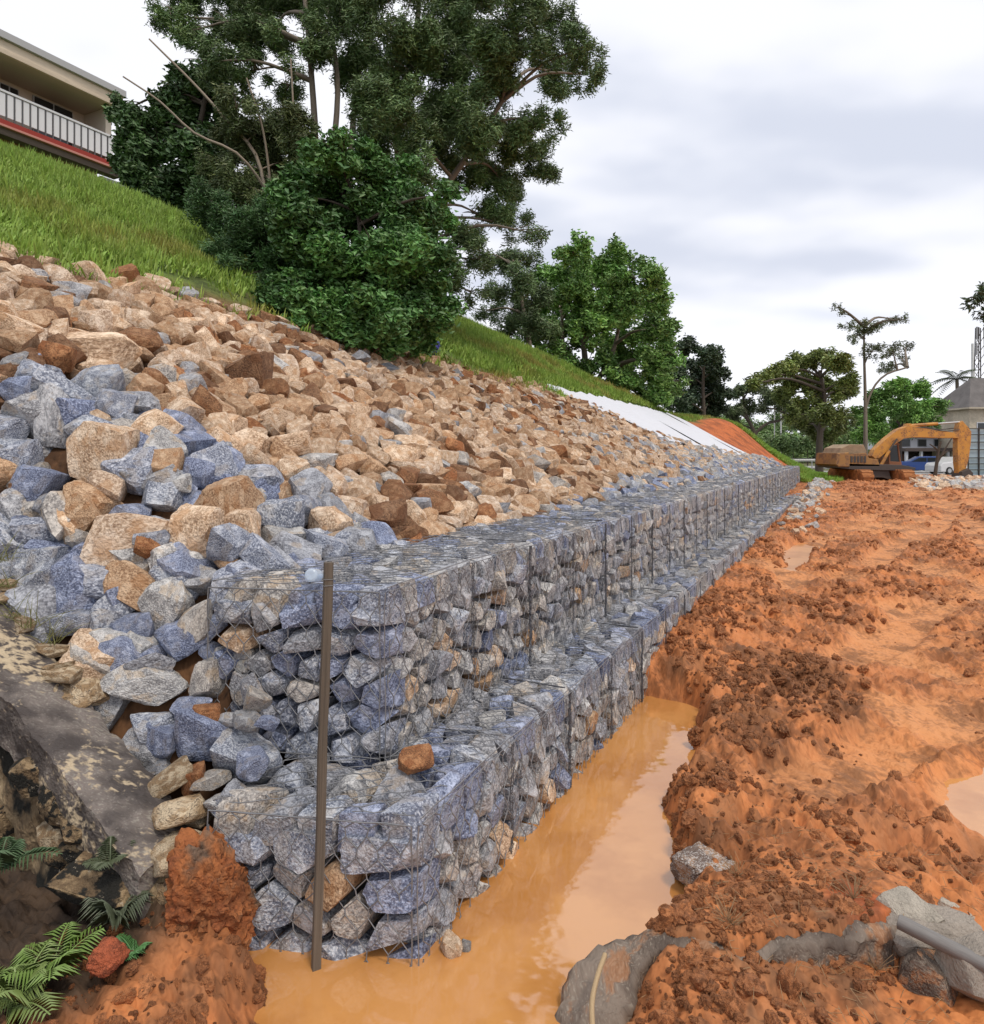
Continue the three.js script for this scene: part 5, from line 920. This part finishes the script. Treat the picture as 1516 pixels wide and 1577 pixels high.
// ---------------------------------------------------------------- grass on the bank
{
  const r = rngOf(601), blade = [], I = [];
  for (let i = 0; i < 16; i++) { const a = r() * 6.28, x = (r() - 0.5) * 0.3, z = (r() - 0.5) * 0.3, h = 0.06 + r() * 0.14, l = 0.03 + r() * 0.08, w = 0.007 + r() * 0.005, b = blade.length / 3, c = Math.cos(a), s = Math.sin(a); blade.push(x - s * w, -0.02, z + c * w, x + s * w, -0.02, z - c * w, x + c * l * 0.4 + s * w * 0.7, h * 0.6, z + s * l * 0.4 - c * w * 0.7, x + c * l, h, z + s * l); I.push(b, b + 1, b + 2, b, b + 2, b + 3); }
  const g = new THREE.BufferGeometry(); g.setAttribute('position', new THREE.Float32BufferAttribute(blade, 3)); g.setIndex(I); g.computeVertexNormals();
  const L = [];
  for (let i = 0; i < 95000; i++) {
    const s = 2.6 + 44 * Math.pow(r(), 1.25), top = rubbleTop(s), q = top - 0.2 + (17.5 - top) * Math.pow(r(), 1.15);
    if (s > 32.5 && s < 44.5 && q < 7.6) continue; if (s > 18.5 && s < 36.5 && q < 7.95) continue;
    const bare = fbm(s * 0.5, 1.1, q * 0.5, 4); if (q < top + 0.8 + r() * 1.4 + bare * 2 && r() < 0.85) continue;
    const dry = fbm(s * 0.22 + 5, 6.1, q * 0.4, 4); if (q < top + 5 && dry > 0.03 && r() < 0.72) continue;
    L.push([s, q, 0.7 + r() * 0.9 + 0.5 * fbm(s * 0.8, 7, q * 0.8, 2)]);
  }
  const im = new THREE.InstancedMesh(g, new THREE.MeshStandardMaterial({ color: rgb(0.2, 0.34, 0.04), roughness: 0.6, side: THREE.DoubleSide }), L.length), m = new THREE.Matrix4(), e = new THREE.Euler(), qn = new THREE.Quaternion(), c = new THREE.Color();
  L.forEach(([s, q, h], i) => { const p = W(s, q, hillY(s, q)), sc = 1.1; m.compose(p, qn.setFromEuler(e.set(0, r() * 6.28, 0)), new V3(sc, h, sc)); im.setMatrixAt(i, m); const f = 0.75 + r() * 0.5, d = smoothstep(fbm(s * 0.4 + 2, 3.1, q * 0.6, 3), -0.05, 0.25) * 0.75 * smoothstep(q, 14, 9) + r() * 0.25; im.setColorAt(i, c.setRGB(f * (1 + d * 0.3), f * (1 - d * 0.4), f)); });
  im.name = 'grass'; scene.add(im); tag(im, 'bright green grass covering the bank above the rubble', null, null, 'stuff');
  // verge beyond the end of the wall
  const V = []; for (let i = 0; i < 7000; i++) { const s = 40 + r() * 13, q = -2 + r() * 9; if (s < 44.5 && q > 2.6 && q < 7.6) continue; if (q < 0.6 && s < 46) continue; V.push([s, q]); }
  const iv = new THREE.InstancedMesh(g, im.material, V.length); V.forEach(([s, q], i) => { m.compose(W(s, q, Math.max(hillY(s, q), s > 41 ? mudY(s, q) : 0)), qn.setFromEuler(e.set(0, r() * 6.28, 0)), new V3(1.6, 0.8 + r() * 0.5, 1.6)); iv.setMatrixAt(i, m); iv.setColorAt(i, c.setRGB(0.8 + r() * 0.3, 0.8 + r() * 0.3, 0.8)); });
  iv.name = numbered('grass'); scene.add(iv); tag(iv, 'grass verge between the far end of the wall and the road', null, null, 'stuff');
}
// ---------------------------------------------------------------- plants below the old wall
function fern(u, v, z, n, L, label, seed, name = 'fern', lw = 0.09, col = [0.12, 0.19, 0.045]) {
  const p = at(u, v, z), t = base(name, p), r = rngOf(seed), mt = leafMat(...col);
  for (let i = 0; i < n; i++) {
    const a = i / n * 6.28 + r() * 0.7, el = 0.7 + r() * 0.7, P = [], I = [], l = L * (0.7 + r() * 0.5), pairs = 15, pr = (x, y, zz) => P.push(x * Math.cos(a) - zz * Math.sin(a), y, x * Math.sin(a) + zz * Math.cos(a));
    for (let j = 1; j < pairs; j++) { const k = j / pairs, x = l * k * Math.cos(el) * (1 + k * 0.3), y = l * (k * Math.sin(el) - 0.42 * k * k); for (const sd of [-1, 1]) { const b = P.length / 3, w = lw * Math.sin(Math.PI * (0.15 + 0.8 * k)) * (0.8 + r() * 0.4), t2 = 0.0035 + 0.012 * lw; pr(x, y, 0); pr(x + w * 0.2 - t2, y + w * 0.14, sd * (w * 0.45)); pr(x + w * 0.55, y - w * (0.05 + 0.3 * r()), sd * w); pr(x + w * 0.2 + t2, y + w * 0.14, sd * (w * 0.45 - t2)); I.push(b, b + 1, b + 2, b, b + 2, b + 3); } }
    for (let j = 0; j < 8; j++) { const b = P.length / 3; for (const k of [j / 8, (j + 1) / 8]) { const x = l * k * Math.cos(el) * (1 + k * 0.3), y = l * (k * Math.sin(el) - 0.42 * k * k); pr(x, y, -0.003); pr(x, y, 0.003); } I.push(b, b + 1, b + 2, b + 1, b + 3, b + 2); }
    const g = new THREE.BufferGeometry(); g.setAttribute('position', new THREE.Float32BufferAttribute(P, 3)); g.setIndex(I); g.computeVertexNormals(); mesh('frond', g, mt, t);
  }
  tag(t, label, 'fern');
}
fern(25, 1550, 2.85, 7, 0.27, 'large light green fern in the bottom left corner', 3, 'fern', 0.1, [0.13, 0.18, 0.055]);
fern(80, 1500, 3.0, 6, 0.24, 'long-fronded fern right of the corner one under the old wall', 5, 'fern', 0.1);
fern(0, 1340, 3.3, 6, 0.26, 'small fern on the old wall face at the left frame edge', 7, 'fern', 0.08, [0.05, 0.09, 0.04]);
fern(180, 1420, 3.25, 7, 0.2, 'dusty small fern on the wall face above the red clod', 9, 'fern', 0.09, [0.07, 0.085, 0.055]);
fern(205, 1470, 3.15, 9, 0.13, 'little bright green plant at the foot of the clay lump', 11, 'fern', 0.05, [0.06, 0.15, 0.05]);
fern(170, 1330, 3.35, 6, 0.16, 'grey-green tuft halfway up the old wall face', 13, 'fern', 0.05, [0.06, 0.075, 0.04]);
{ // wiry grass and straw
  const r = rngOf(701), wb = wireBuilder(); const tuft = (c, n, L, sp, rad) => { for (let i = 0; i < n; i++) { const d = new V3((r() - 0.5) * sp, 0.3 + r() * 0.7, (r() - 0.5) * sp).normalize(), l = L * (0.5 + r() * 0.7), a = c.clone().add(new V3((r() - 0.5) * 0.1, -0.02, (r() - 0.5) * 0.1)); let p = a; for (let j = 1; j <= 4; j++) { const k = j / 4, q = a.clone().addScaledVector(d, l * k); q.y -= 0.35 * l * k * k; wb.seg(p, q, rad * (1 - k * 0.6)); p = q; } } };
  for (const [u, v, z] of [[10, 900, 4.3], [25, 945, 4.3], [50, 960, 4.25], [0, 860, 4.4], [80, 985, 4.2]]) tuft(at(u, v, z), 16, 0.3, 1.6, 0.003);
  tag(mesh('grass_tuft', wb.build(), std({ color: rgb(0.17, 0.17, 0.06) })), 'wiry grass tufts on top of the old wall at the left frame edge', null, null, 'stuff');
  const w2 = wireBuilder(); for (let i = 0; i < 620; i++) { const s = 2.9 + r() * 1.7, q = -0.9 + r() * 1.7, y = mudY(s, q) + 0.008, a = r() * 6.28, l = 0.02 + r() * 0.07; w2.seg(W(s, q, y), W(s + Math.cos(a) * l, q + Math.sin(a) * l, y + (r() - 0.25) * 0.04), 0.0014); }
  for (let k = 0; k < 5; k++) { const s = 3.1 + r() * 0.8, q = -0.3 + r() * 0.9, c = W(s, q, mudY(s, q)); for (let i = 0; i < 26; i++) { const d = new V3((r() - 0.5) * 1.8, 0.2 + r() * 0.6, (r() - 0.5) * 1.8).normalize(); w2.seg(c, c.clone().addScaledVector(d, 0.05 + r() * 0.08), 0.0013); } }
  tag(mesh('straw', w2.build(), std({ color: rgb(0.33, 0.21, 0.11) })), 'dry straw and roots scattered on the red soil by the old drain', null, null, 'stuff');
}

// ================================================================ EXCAVATOR
const yellow = std({ map: colourTex(256, (a, b) => { const f = fbmT(a, b, 5, 5, 801), k = fbmT(a, b, 30, 3, 811); return mix3(mix3([0.55, 0.26, 0.045], [0.44, 0.2, 0.05], smoothstep(f, 0.4, 0.65)), [0.2, 0.1, 0.045], smoothstep(k * 0.5 + f * 0.5, 0.58, 0.68)); }), roughness: 0.55 });
const dusty = std({ map: colourTex(256, (a, b) => { const f = fbmT(a, b, 5, 5, 821), k = fbmT(a, b, 30, 3, 831); return mix3(mix3([0.32, 0.17, 0.06], [0.23, 0.13, 0.065], smoothstep(f, 0.35, 0.6)), [0.16, 0.085, 0.045], smoothstep(k * 0.5 + f * 0.5, 0.5, 0.64)); }), roughness: 0.8 });
const steel = std({ color: rgb(0.06, 0.05, 0.045), roughness: 0.6 }), muddy = std({ map: T.soil, color: rgb(0.42, 0.17, 0.06) }), glassD = std({ color: rgb(0.03, 0.035, 0.04), roughness: 0.1 });
function extr(pts, depth, bevel = 0.02) { const g = new THREE.ExtrudeGeometry(new THREE.Shape(pts.map(([x, y]) => new THREE.Vector2(x, y))), { depth: depth - bevel * 2, bevelEnabled: true, bevelThickness: bevel, bevelSize: bevel, bevelSegments: 2, steps: 1 }); g.translate(0, 0, -depth / 2 + bevel); const uv = g.attributes.uv; for (let i = 0; i < uv.count; i++) uv.setXY(i, uv.getX(i) / 1.5, uv.getY(i) / 1.5); return g; }
const cyl = (a, b, r, sides = 12) => { const g = new THREE.CylinderGeometry(r, r, a.distanceTo(b), sides); g.applyQuaternion(new THREE.Quaternion().setFromUnitVectors(Y, b.clone().sub(a).normalize())); const c = a.clone().lerp(b, 0.5); return g.translate(c.x, c.y, c.z); };
{
  const Zx = 39, px = Zx / F, g0 = at(1338, 744, Zx); const t = base('excavator', g0);
  const L = (u, v, dz = 0) => new V3((u - 1338) * px, (744 - v) * px, dz);
  const l2 = (pts) => pts.map(([u, v]) => { const p = L(u, v); return [p.x, p.y]; });
  // two tracks running towards the camera
  for (const u of [1309, 1370]) {
    const c = L(u, 744), sh = new THREE.Shape(), Lk = 1.55, r = 0.36; sh.absarc(Lk, r, r, -Math.PI / 2, Math.PI / 2); sh.absarc(-Lk, r, r, Math.PI / 2, Math.PI * 1.5);
    const g = new THREE.ExtrudeGeometry(sh, { depth: 0.58, bevelEnabled: true, bevelSize: 0.02, bevelThickness: 0.02, bevelSegments: 1, curveSegments: 10 }); g.translate(0, 0, -0.29); g.rotateY(Math.PI / 2); g.translate(c.x, 0.02, 0);
    const tr = mesh('track', g, muddy, t), pads = [];
    for (let i = 0; i < 34; i++) { const d = i / 34 * (4 * Lk + 2 * Math.PI * r); let y, z, a; const R = r + 0.03; if (d < 2 * Lk) { z = -Lk + d; y = r - R; a = 0; } else if (d < 2 * Lk + Math.PI * r) { const k = (d - 2 * Lk) / r; z = Lk + R * Math.sin(k); y = r - R * Math.cos(k); a = -k; } else if (d < 4 * Lk + Math.PI * r) { z = Lk - (d - 2 * Lk - Math.PI * r); y = r + R; a = 0; } else { const k = (d - 4 * Lk - Math.PI * r) / r; z = -Lk - R * Math.sin(k); y = r + R * Math.cos(k); a = -k; } const b = new THREE.BoxGeometry(0.6, 0.05, 0.14); b.rotateX(a); b.translate(c.x, y + 0.02, z); pads.push(b); }
    tag(mesh('track_pads', mergeGeometries(pads), muddy, tr), null, null, null, 'stuff');
  }
  mesh('undercarriage', extr(l2([[1322, 738], [1326, 724], [1354, 724], [1358, 738], [1345, 734], [1335, 734]]), 1.9), steel, t);
  mesh('turntable', new THREE.CylinderGeometry(0.55, 0.6, 0.2, 24).translate(L(1340, 0).x, L(0, 722).y, 0), steel, t);
  mesh('deck', extr(l2([[1274, 719], [1274, 713], [1372, 716], [1392, 720], [1390, 724], [1300, 722]]), 2.2), steel, t);
  mesh('counterweight', extr(l2([[1272, 714], [1274, 699], [1290, 698], [1291, 717], [1276, 717]]), 2.4, 0.05), dusty, t);
  const eng = mesh('engine_cover', extr(l2([[1291, 717], [1290, 700], [1318, 698], [1322, 706], [1335, 708], [1338, 717]]), 2.2, 0.03), dusty, t);
  mesh('engine_hood', extr(l2([[1280, 698], [1283, 691], [1296, 685.5], [1316, 686], [1320, 695], [1318, 698]]), 1.9, 0.04), std({ map: T.concrete, color: rgb(0.36, 0.27, 0.18) }), t);
  for (let i = 0; i < 5; i++) mesh('louvre', new THREE.BoxGeometry(0.12, 0.34, 0.02).translate(L(1296 + i * 5, 0).x, L(0, 707).y, 1.115), steel, eng);
  const cab = mesh('cab', mergeGeometries([...[[1372, 720, 1372, 684], [1390, 722, 1385, 684]].flatMap(([a, b, c, d]) => [-1.0, -0.15].map((z) => cyl(L(a, b, z), L(c, d, z), 0.05))), extr(l2([[1370, 685], [1371, 682], [1385, 682], [1388, 685]]), 0.95).translate(0, 0, -0.57), extr(l2([[1372, 721], [1372, 711], [1390, 712], [1391, 722]]), 0.95).translate(0, 0, -0.57)].map((g) => g.index ? g.toNonIndexed() : g)), std({ color: rgb(0.24, 0.1, 0.05) }), t);
  mesh('cab_window', extr(l2([[1374, 711], [1374, 686], [1385, 686], [1388, 711]]), 0.02, 0.004).translate(0, 0, -0.16), glassD, cab);
  mesh('boom', extr(l2([[1340, 702], [1344, 693], [1362, 676], [1380, 662], [1394, 657], [1402, 656], [1440, 664], [1472, 667], [1476, 671], [1472, 674.5], [1438, 674], [1404, 673], [1388, 675], [1376, 683], [1352, 704], [1345, 706]]), 0.5), yellow, t);
  for (const z of [-0.36, 0.36]) { mesh('boom_cylinder', cyl(L(1349, 721, z), L(1364, 694, z), 0.085), yellow, t); mesh('boom_rod', cyl(L(1364, 694, z), L(1376, 676, z), 0.045), steel, t); }
  mesh('stick_cylinder', cyl(L(1396, 656, 0), L(1444, 652.5, 0), 0.09), yellow, t); mesh('stick_rod', cyl(L(1444, 652.5, 0), L(1478, 650, 0), 0.05), std({ color: rgb(0.5, 0.5, 0.5), roughness: 0.3, metalness: 0.7 }), t);
  mesh('bracket', extr(l2([[1392, 660], [1395, 653], [1400, 653], [1404, 659]]), 0.35), yellow, t);
  const hose = (pts) => mesh('hose', new THREE.TubeGeometry(new THREE.CatmullRomCurve3(pts), 20, 0.028, 6), steel, t); hose([L(1382, 661, 0.2), L(1420, 659, 0.24), L(1450, 664, 0.24), L(1474, 662, 0.2)]); hose([L(1382, 661, -0.2), L(1418, 656, -0.24), L(1452, 661, -0.24), L(1474, 659, -0.2)]);
  mesh('stick', extr(l2([[1472, 666], [1475, 652], [1479, 649], [1486, 657], [1492, 665], [1491, 684], [1488, 706], [1483, 724], [1478, 732], [1474, 731], [1472, 712], [1471.5, 690]]), 0.42), yellow, t);
  mesh('bucket_cylinder', cyl(L(1490, 668, 0), L(1490, 700, 0), 0.075), steel, t); mesh('bucket_link', cyl(L(1490, 700, 0), L(1484, 728, 0), 0.06), steel, t);
  const bk = mesh('bucket', extr(l2([[1474, 727], [1484, 722], [1490, 728], [1490, 739], [1483, 746], [1472, 747], [1474, 741]]), 0.9, 0.03), steel, t);
  for (let i = 0; i < 4; i++) mesh('tooth', new THREE.ConeGeometry(0.05, 0.22, 5).rotateZ(1.9).translate(L(1471, 0).x, L(0, 746).y, -0.33 + i * 0.22), steel, bk);
  tag(t, 'mud-stained yellow excavator with arched boom parked at the far end of the plot', 'excavator');
  const pl = [X, Y, Z, NX, NZ, new V3(0, -1, 0)].map((d) => [d, 0.5]), rnd = rngOf(55); for (let k = 0; k < 12; k++) pl.push([randDir(rnd), 0.42 + rnd() * 0.1]);
  const cl = mesh('clay_block', stoneGeo(pl, 7, 2.2, { p: 14, rough: 0.08, crease: 0.5, uv: 1 }), muddy); cl.position.copy(at(1496, 745, 38)); cl.scale.set(1.25, 0.85, 1.0); tag(cl, 'big block of orange clay heaped beside the excavator bucket', 'clay');
}
// ================================================================ BACKGROUND: yard, buildings, cars, fence, rail, posts
{
  const asphalt = std({ map: T.concrete, color: rgb(0.42, 0.42, 0.43) }), slab = (x0, x1, z0, z1, y) => { const g = new THREE.BoxGeometry(x1 - x0, 0.12, z1 - z0); g.translate((x0 + x1) / 2, y - 0.06, -(z0 + z1) / 2); const uv = g.attributes.uv; for (let i = 0; i < uv.count; i++) uv.setXY(i, uv.getX(i) * (x1 - x0) / 3, uv.getY(i) * (z1 - z0) / 3); return g; };
  tag(mesh('road', slab(20, 120, 50, 71, 0.52), asphalt), 'grey paved yard behind the excavator', null, null, 'structure');
  tag(mesh('road', slab(-30, 120, 82, 92, 0.56), asphalt), 'road running behind the plot', null, null, 'structure');
  const kerb = std({ color: rgb(0.5, 0.5, 0.48) }); tag(mesh('kerb', slab(19.8, 120, 49.75, 49.95, 0.64), kerb), 'kerb along the near side of the yard', null, null, 'structure');
  // guard rail by the road
  const gr = base('guard_rail', new V3(0, 0.5, -80.5)), gx0 = (1183 - CU) / F * 80.5, gx1 = (1275 - CU) / F * 80.5, galv = std({ color: rgb(0.42, 0.43, 0.44), roughness: 0.5, metalness: 0.4 });
  mesh('rail', extr([[-0.03, 0], [0.03, 0.05], [-0.03, 0.12], [0.03, 0.2], [0.03, 0.28], [-0.03, 0.34], [-0.06, 0.34], [0, 0.27], [0, 0.2], [-0.06, 0.12], [0, 0.05], [-0.06, 0]], gx1 - gx0, 0.004).rotateY(Math.PI / 2).translate((gx0 + gx1) / 2, 0.85, 0), galv, gr); for (let x = gx0 + 0.3; x < gx1; x += 1.6) mesh('post', new THREE.BoxGeometry(0.1, 1.2, 0.1).translate(x, 0.5, -0.1), galv, gr);
  tag(gr, 'galvanised guard rail along the road left of the straight tree trunk', 'guard rail');
  const pole = (u, v0, z, r, label, col = 0.5) => { const f = at(u, 700, z); f.y = 0.4; const o = base('lamp_post', f), top = at(u, v0, z); mesh('post', cyl(new V3(0, 0, 0), top.clone().sub(f), r, 8), std({ color: rgb(col, col, col) }), o); mesh('lamp_arm', cyl(new V3(0, top.y - f.y - 0.05, 0), new V3(1.1, top.y - f.y + 0.15, 0), r * 0.6, 8), std({ color: rgb(col, col, col) }), o); mesh('lamp_head', new RoundedBoxGeometry(0.6, 0.12, 0.22, 2, 0.05).translate(1.3, top.y - f.y + 0.16, 0), std({ color: rgb(col, col, col) }), o); tag(o, label, 'lamp post'); };
  pole(1203, 612, 98, 0.11, 'pale lamp post standing before the wood, behind the bent limb'); pole(1193, 625, 104, 0.09, 'thinner lamp post left of the pale one before the wood', 0.4);
  // shop row seen under the boom
  const white = std({ color: rgb(0.6, 0.62, 0.68) }), darkW = std({ color: rgb(0.09, 0.07, 0.065) }), roofM = std({ color: rgb(0.16, 0.15, 0.15), map: T.concrete }), cream = std({ color: rgb(0.56, 0.5, 0.4), map: T.concrete });
  const zz = 76, uX = (u, z = zz) => (u - CU) / F * z, vY = (v, z = zz) => EYE - (v - CV) / F * z;
  const b = base('shop_row', new V3(0, 0.42, -zz)), bx = (name, u0, u1, v0, v1, d0, d1, m, parent = b) => { const g = new THREE.BoxGeometry(uX(u1) - uX(u0), vY(v0) - vY(v1), d1 - d0); g.translate((uX(u0) + uX(u1)) / 2, (vY(v0) + vY(v1)) / 2 - 0.42, -(d0 + d1) / 2); return mesh(name, g, m, parent); };
  bx('wall', 1376, 1640, 672, 692, 0, 8, white); bx('canopy', 1374, 1640, 690, 695, -2.5, 0, darkW); bx('back_wall', 1376, 1640, 695, 724, 3, 3.3, darkW); bx('shutter', 1382, 1420, 699, 724, 2.8, 2.997, std({ color: rgb(0.28, 0.16, 0.13) })); bx('shutter', 1440, 1478, 699, 724, 2.8, 2.997, std({ color: rgb(0.22, 0.17, 0.15) }));
  for (const u of [1378, 1400, 1440, 1480, 1530, 1590]) bx('column', u - 1.5, u + 1.5, 695, 724, -2.3, -2.0, white);
  for (const u of [1395, 1420, 1445, 1468]) { const w = bx('window', u - 7, u + 7, 676, 688, -0.05, 0.003, std({ color: rgb(0.3, 0.31, 0.34) })); bx('pane', u - 6, u + 6, 677, 687, -0.08, -0.053, glassD, w); }
  bx('roof', 1372, 1640, 668, 672, -0.6, 8.6, roofM); tag(b, 'white shop row with dark open ground floor seen under the excavator boom', 'building');
  // hipped building at the right edge
  const h = base('hipped_house', new V3(uX(1562, 70), 0.42, -74)), hw = 4.2; mesh('wall', new THREE.BoxGeometry(hw * 2 - 0.8, 6.6, 6).translate(0, 3.3, 0), cream, h);
  { const P = [-hw, 6.4, 3.6, hw, 6.4, 3.6, hw, 6.4, -3.6, -hw, 6.4, -3.6, -1.6, 9.8, 0, 1.6, 9.8, 0], I = [0, 1, 5, 0, 5, 4, 1, 2, 5, 2, 3, 4, 2, 4, 5, 3, 0, 4, 0, 2, 1, 0, 3, 2]; let g = new THREE.BufferGeometry(); g.setAttribute('position', new THREE.Float32BufferAttribute(P, 3)); g.setIndex(I); g = g.toNonIndexed(); g.computeVertexNormals(); boxUV(g, 2); mesh('roof', g, roofM, h); }
  mesh('eaves', new THREE.BoxGeometry(hw * 2 + 0.1, 0.16, 7.3).translate(0, 6.42, 0), cream, h); for (const x of [-2.4, 0, 2.4]) { const w = mesh('window', new THREE.BoxGeometry(1.3, 1.4, 0.08).translate(x, 4.3, 3.03), white, h); mesh('pane', new THREE.BoxGeometry(1.15, 1.25, 0.03).translate(x, 4.3, 3.087), glassD, w); }
  tag(h, 'cream building with dark hipped roof at the right frame edge', 'building');
  const h2 = base('far_house', new V3(uX(1440, 96), 0.42, -96)); mesh('wall', new THREE.BoxGeometry(9, 5.5, 6).translate(0, 2.75, 0), cream, h2); { const s = extr([[-5, 5.4], [5, 5.4], [0, 8]], 6.6, 0.02); mesh('roof', s, roofM, h2); } for (const x of [-2, 2]) mesh('window', new THREE.BoxGeometry(1.4, 1.3, 0.08).translate(x, 3.8, 3.03), glassD, h2); tag(h2, 'pale house with grey roof half hidden behind the green tree and the palm', 'building');
  // telecom mast
  const tm = base('telecom_mast', new V3(uX(1509, 130), 0.42, -130)), mg = []; for (const [x, z] of [[-1, -1], [1, -1], [1, 1], [-1, 1]]) mg.push(cyl(new V3(x * 0.9, 0, z * 0.9), new V3(x * 0.45, 25, z * 0.45), 0.1, 5)); for (let y = 1; y < 25; y += 1.6) { const k = lerp(0.9, 0.45, y / 25), k2 = lerp(0.9, 0.45, Math.min(1, (y + 1.6) / 25)); mg.push(cyl(new V3(-k, y, k), new V3(k2, y + 1.5, k2), 0.06, 4), cyl(new V3(k, y, -k), new V3(-k2, y + 1.5, -k2), 0.06, 4), cyl(new V3(-k, y, -k), new V3(-k2, y + 1.5, k2), 0.06, 4)); } mesh('lattice', mergeGeometries(mg), steel, tm); for (const [y, x] of [[24, 0.7], [24, -0.7], [21, 0.8], [21, -0.8]]) mesh('antenna', new RoundedBoxGeometry(0.35, 2.2, 0.25, 1, 0.05).translate(x, y, 0.3), std({ color: rgb(0.3, 0.3, 0.32) }), tm); tag(tm, 'dark lattice mast with antennas rising behind the hipped roof', 'mast');
  const ch = base('pale_mast', new V3(uX(1498, 120), 0.42, -120)); mesh('post', cyl(new V3(0, 0, 0), new V3(0, 20.5, 0), 0.2, 10), std({ color: rgb(0.6, 0.6, 0.6) }), ch); mesh('antenna', new THREE.CylinderGeometry(0.3, 0.3, 1.6, 10).translate(0, 15, 0.1), std({ color: rgb(0.55, 0.55, 0.55) }), ch); tag(ch, 'pale slim mast left of the dark lattice one', 'mast');
  // screen of blue sheets behind a black grid
  const fz = 47, f = base('screen_fence', new V3(uX(1488, fz), 0.7, -fz)), fx = 6; mesh('sheet', new THREE.BoxGeometry(fx, 3.1, 0.05).translate(fx / 2 + 0.1, 1.75, 0), std({ color: rgb(0.36, 0.47, 0.53), roughness: 0.35 }), f); for (let x = 0; x <= fx; x += 0.72) mesh('bar', new THREE.BoxGeometry(0.07, 3.4, 0.06).translate(x + 0.1, 1.7, 0.07), steel, f); for (const y of [0.15, 0.55, 0.95, 1.35, 1.9, 2.4, 2.9, 3.3]) mesh('rail', new THREE.BoxGeometry(fx, 0.055, 0.05).translate(fx / 2 + 0.1, y, 0.13), steel, f); tag(f, 'pale blue sheet screen behind a black bar grid at the right frame edge', 'fence');
  // young tree and stakes under the boom
  const yt = at(1438, 735, 44); yt.y = 0.55; const pc = base('bare_sapling', yt), q = (u, v) => at(u, v, 44).sub(yt); mesh('trunk', tubePts([new V3(0, -0.2, 0), q(1443, 712), q(1446, 690), q(1449, 680)], 0.13, 0.07, 7, 10), darkBark, pc); for (const [u, v, u2, v2] of [[1444, 712, 1468, 672], [1446, 706, 1460, 694], [1446, 695, 1432, 684]]) mesh('branch', tubePts([q(u, v), q((u + u2) / 2, (v + v2) / 2 - 1), q(u2, v2)], 0.07, 0.03, 6, 6), darkBark, pc); tag(pc, 'bare dark sapling trunk under the excavator boom', 'tree');
  // cars
  const tyreM = std({ color: rgb(0.02, 0.02, 0.02) }), car = (u, z, turn, col, label) => {
    const p = at(u, 700, z); p.y = 0.53; const c = base('parked_car', p, turn), paint = new THREE.MeshPhysicalMaterial({ color: col, roughness: 0.3, clearcoat: 0.6 });
    const body = mesh('body', extr([[-2.1, 0.28], [-2.12, 0.72], [-1.95, 0.92], [-1.1, 1.0], [-0.4, 1.42], [0.9, 1.44], [1.75, 1.02], [2.08, 0.95], [2.12, 0.4], [2.05, 0.26]], 1.7, 0.06), paint, c);
    const gl = mesh('window', extr([[-1.0, 1.0], [-0.38, 1.36], [0.2, 1.37], [0.2, 1.0]], 1.72, 0.01), glassD, c); mesh('window', extr([[0.28, 1.0], [0.28, 1.37], [0.85, 1.37], [1.5, 1.02]], 1.72, 0.01), glassD, c);
    for (const [x, sd] of [[-1.35, -1], [-1.35, 1], [1.35, -1], [1.35, 1]]) { const w = mesh('wheel', new THREE.CylinderGeometry(0.32, 0.32, 0.22, 20).rotateX(Math.PI / 2).translate(x, 0.32, sd * 0.78), tyreM, c); mesh('rim', new THREE.CylinderGeometry(0.19, 0.19, 0.02, 14).rotateX(Math.PI / 2).translate(x, 0.32, sd * 0.9), galv, w); }
    for (const z2 of [-0.6, 0.6]) { mesh('headlight', new RoundedBoxGeometry(0.12, 0.16, 0.34, 1, 0.03).translate(-2.08, 0.78, z2), std({ color: rgb(0.7, 0.7, 0.72), roughness: 0.15 }), c); mesh('tail_light', new RoundedBoxGeometry(0.1, 0.18, 0.3, 1, 0.03).translate(2.09, 0.84, z2), std({ color: rgb(0.35, 0.02, 0.02), roughness: 0.2 }), c); }
    mesh('bumper', new RoundedBoxGeometry(0.14, 0.24, 1.66, 1, 0.05).translate(-2.12, 0.44, 0), paint, c); tag(c, label, 'car', 'cars parked in the yard');
  };
  car(1420, 65, -0.35, rgb(0.035, 0.08, 0.28), 'blue car parked under the excavator boom'); car(1470, 60, 0.2, rgb(0.62, 0.62, 0.63), 'white car parked between the sapling and the excavator stick'); car(1512, 66, 0.1, rgb(0.3, 0.32, 0.36), 'grey car behind the blue screen at the right edge');
  // heap of brownish spoil on the yard edge
}

scene.traverse((o) => { if (o.isMesh) { o.castShadow = true; o.receiveShadow = true; } });
renderer.render(scene, camera);
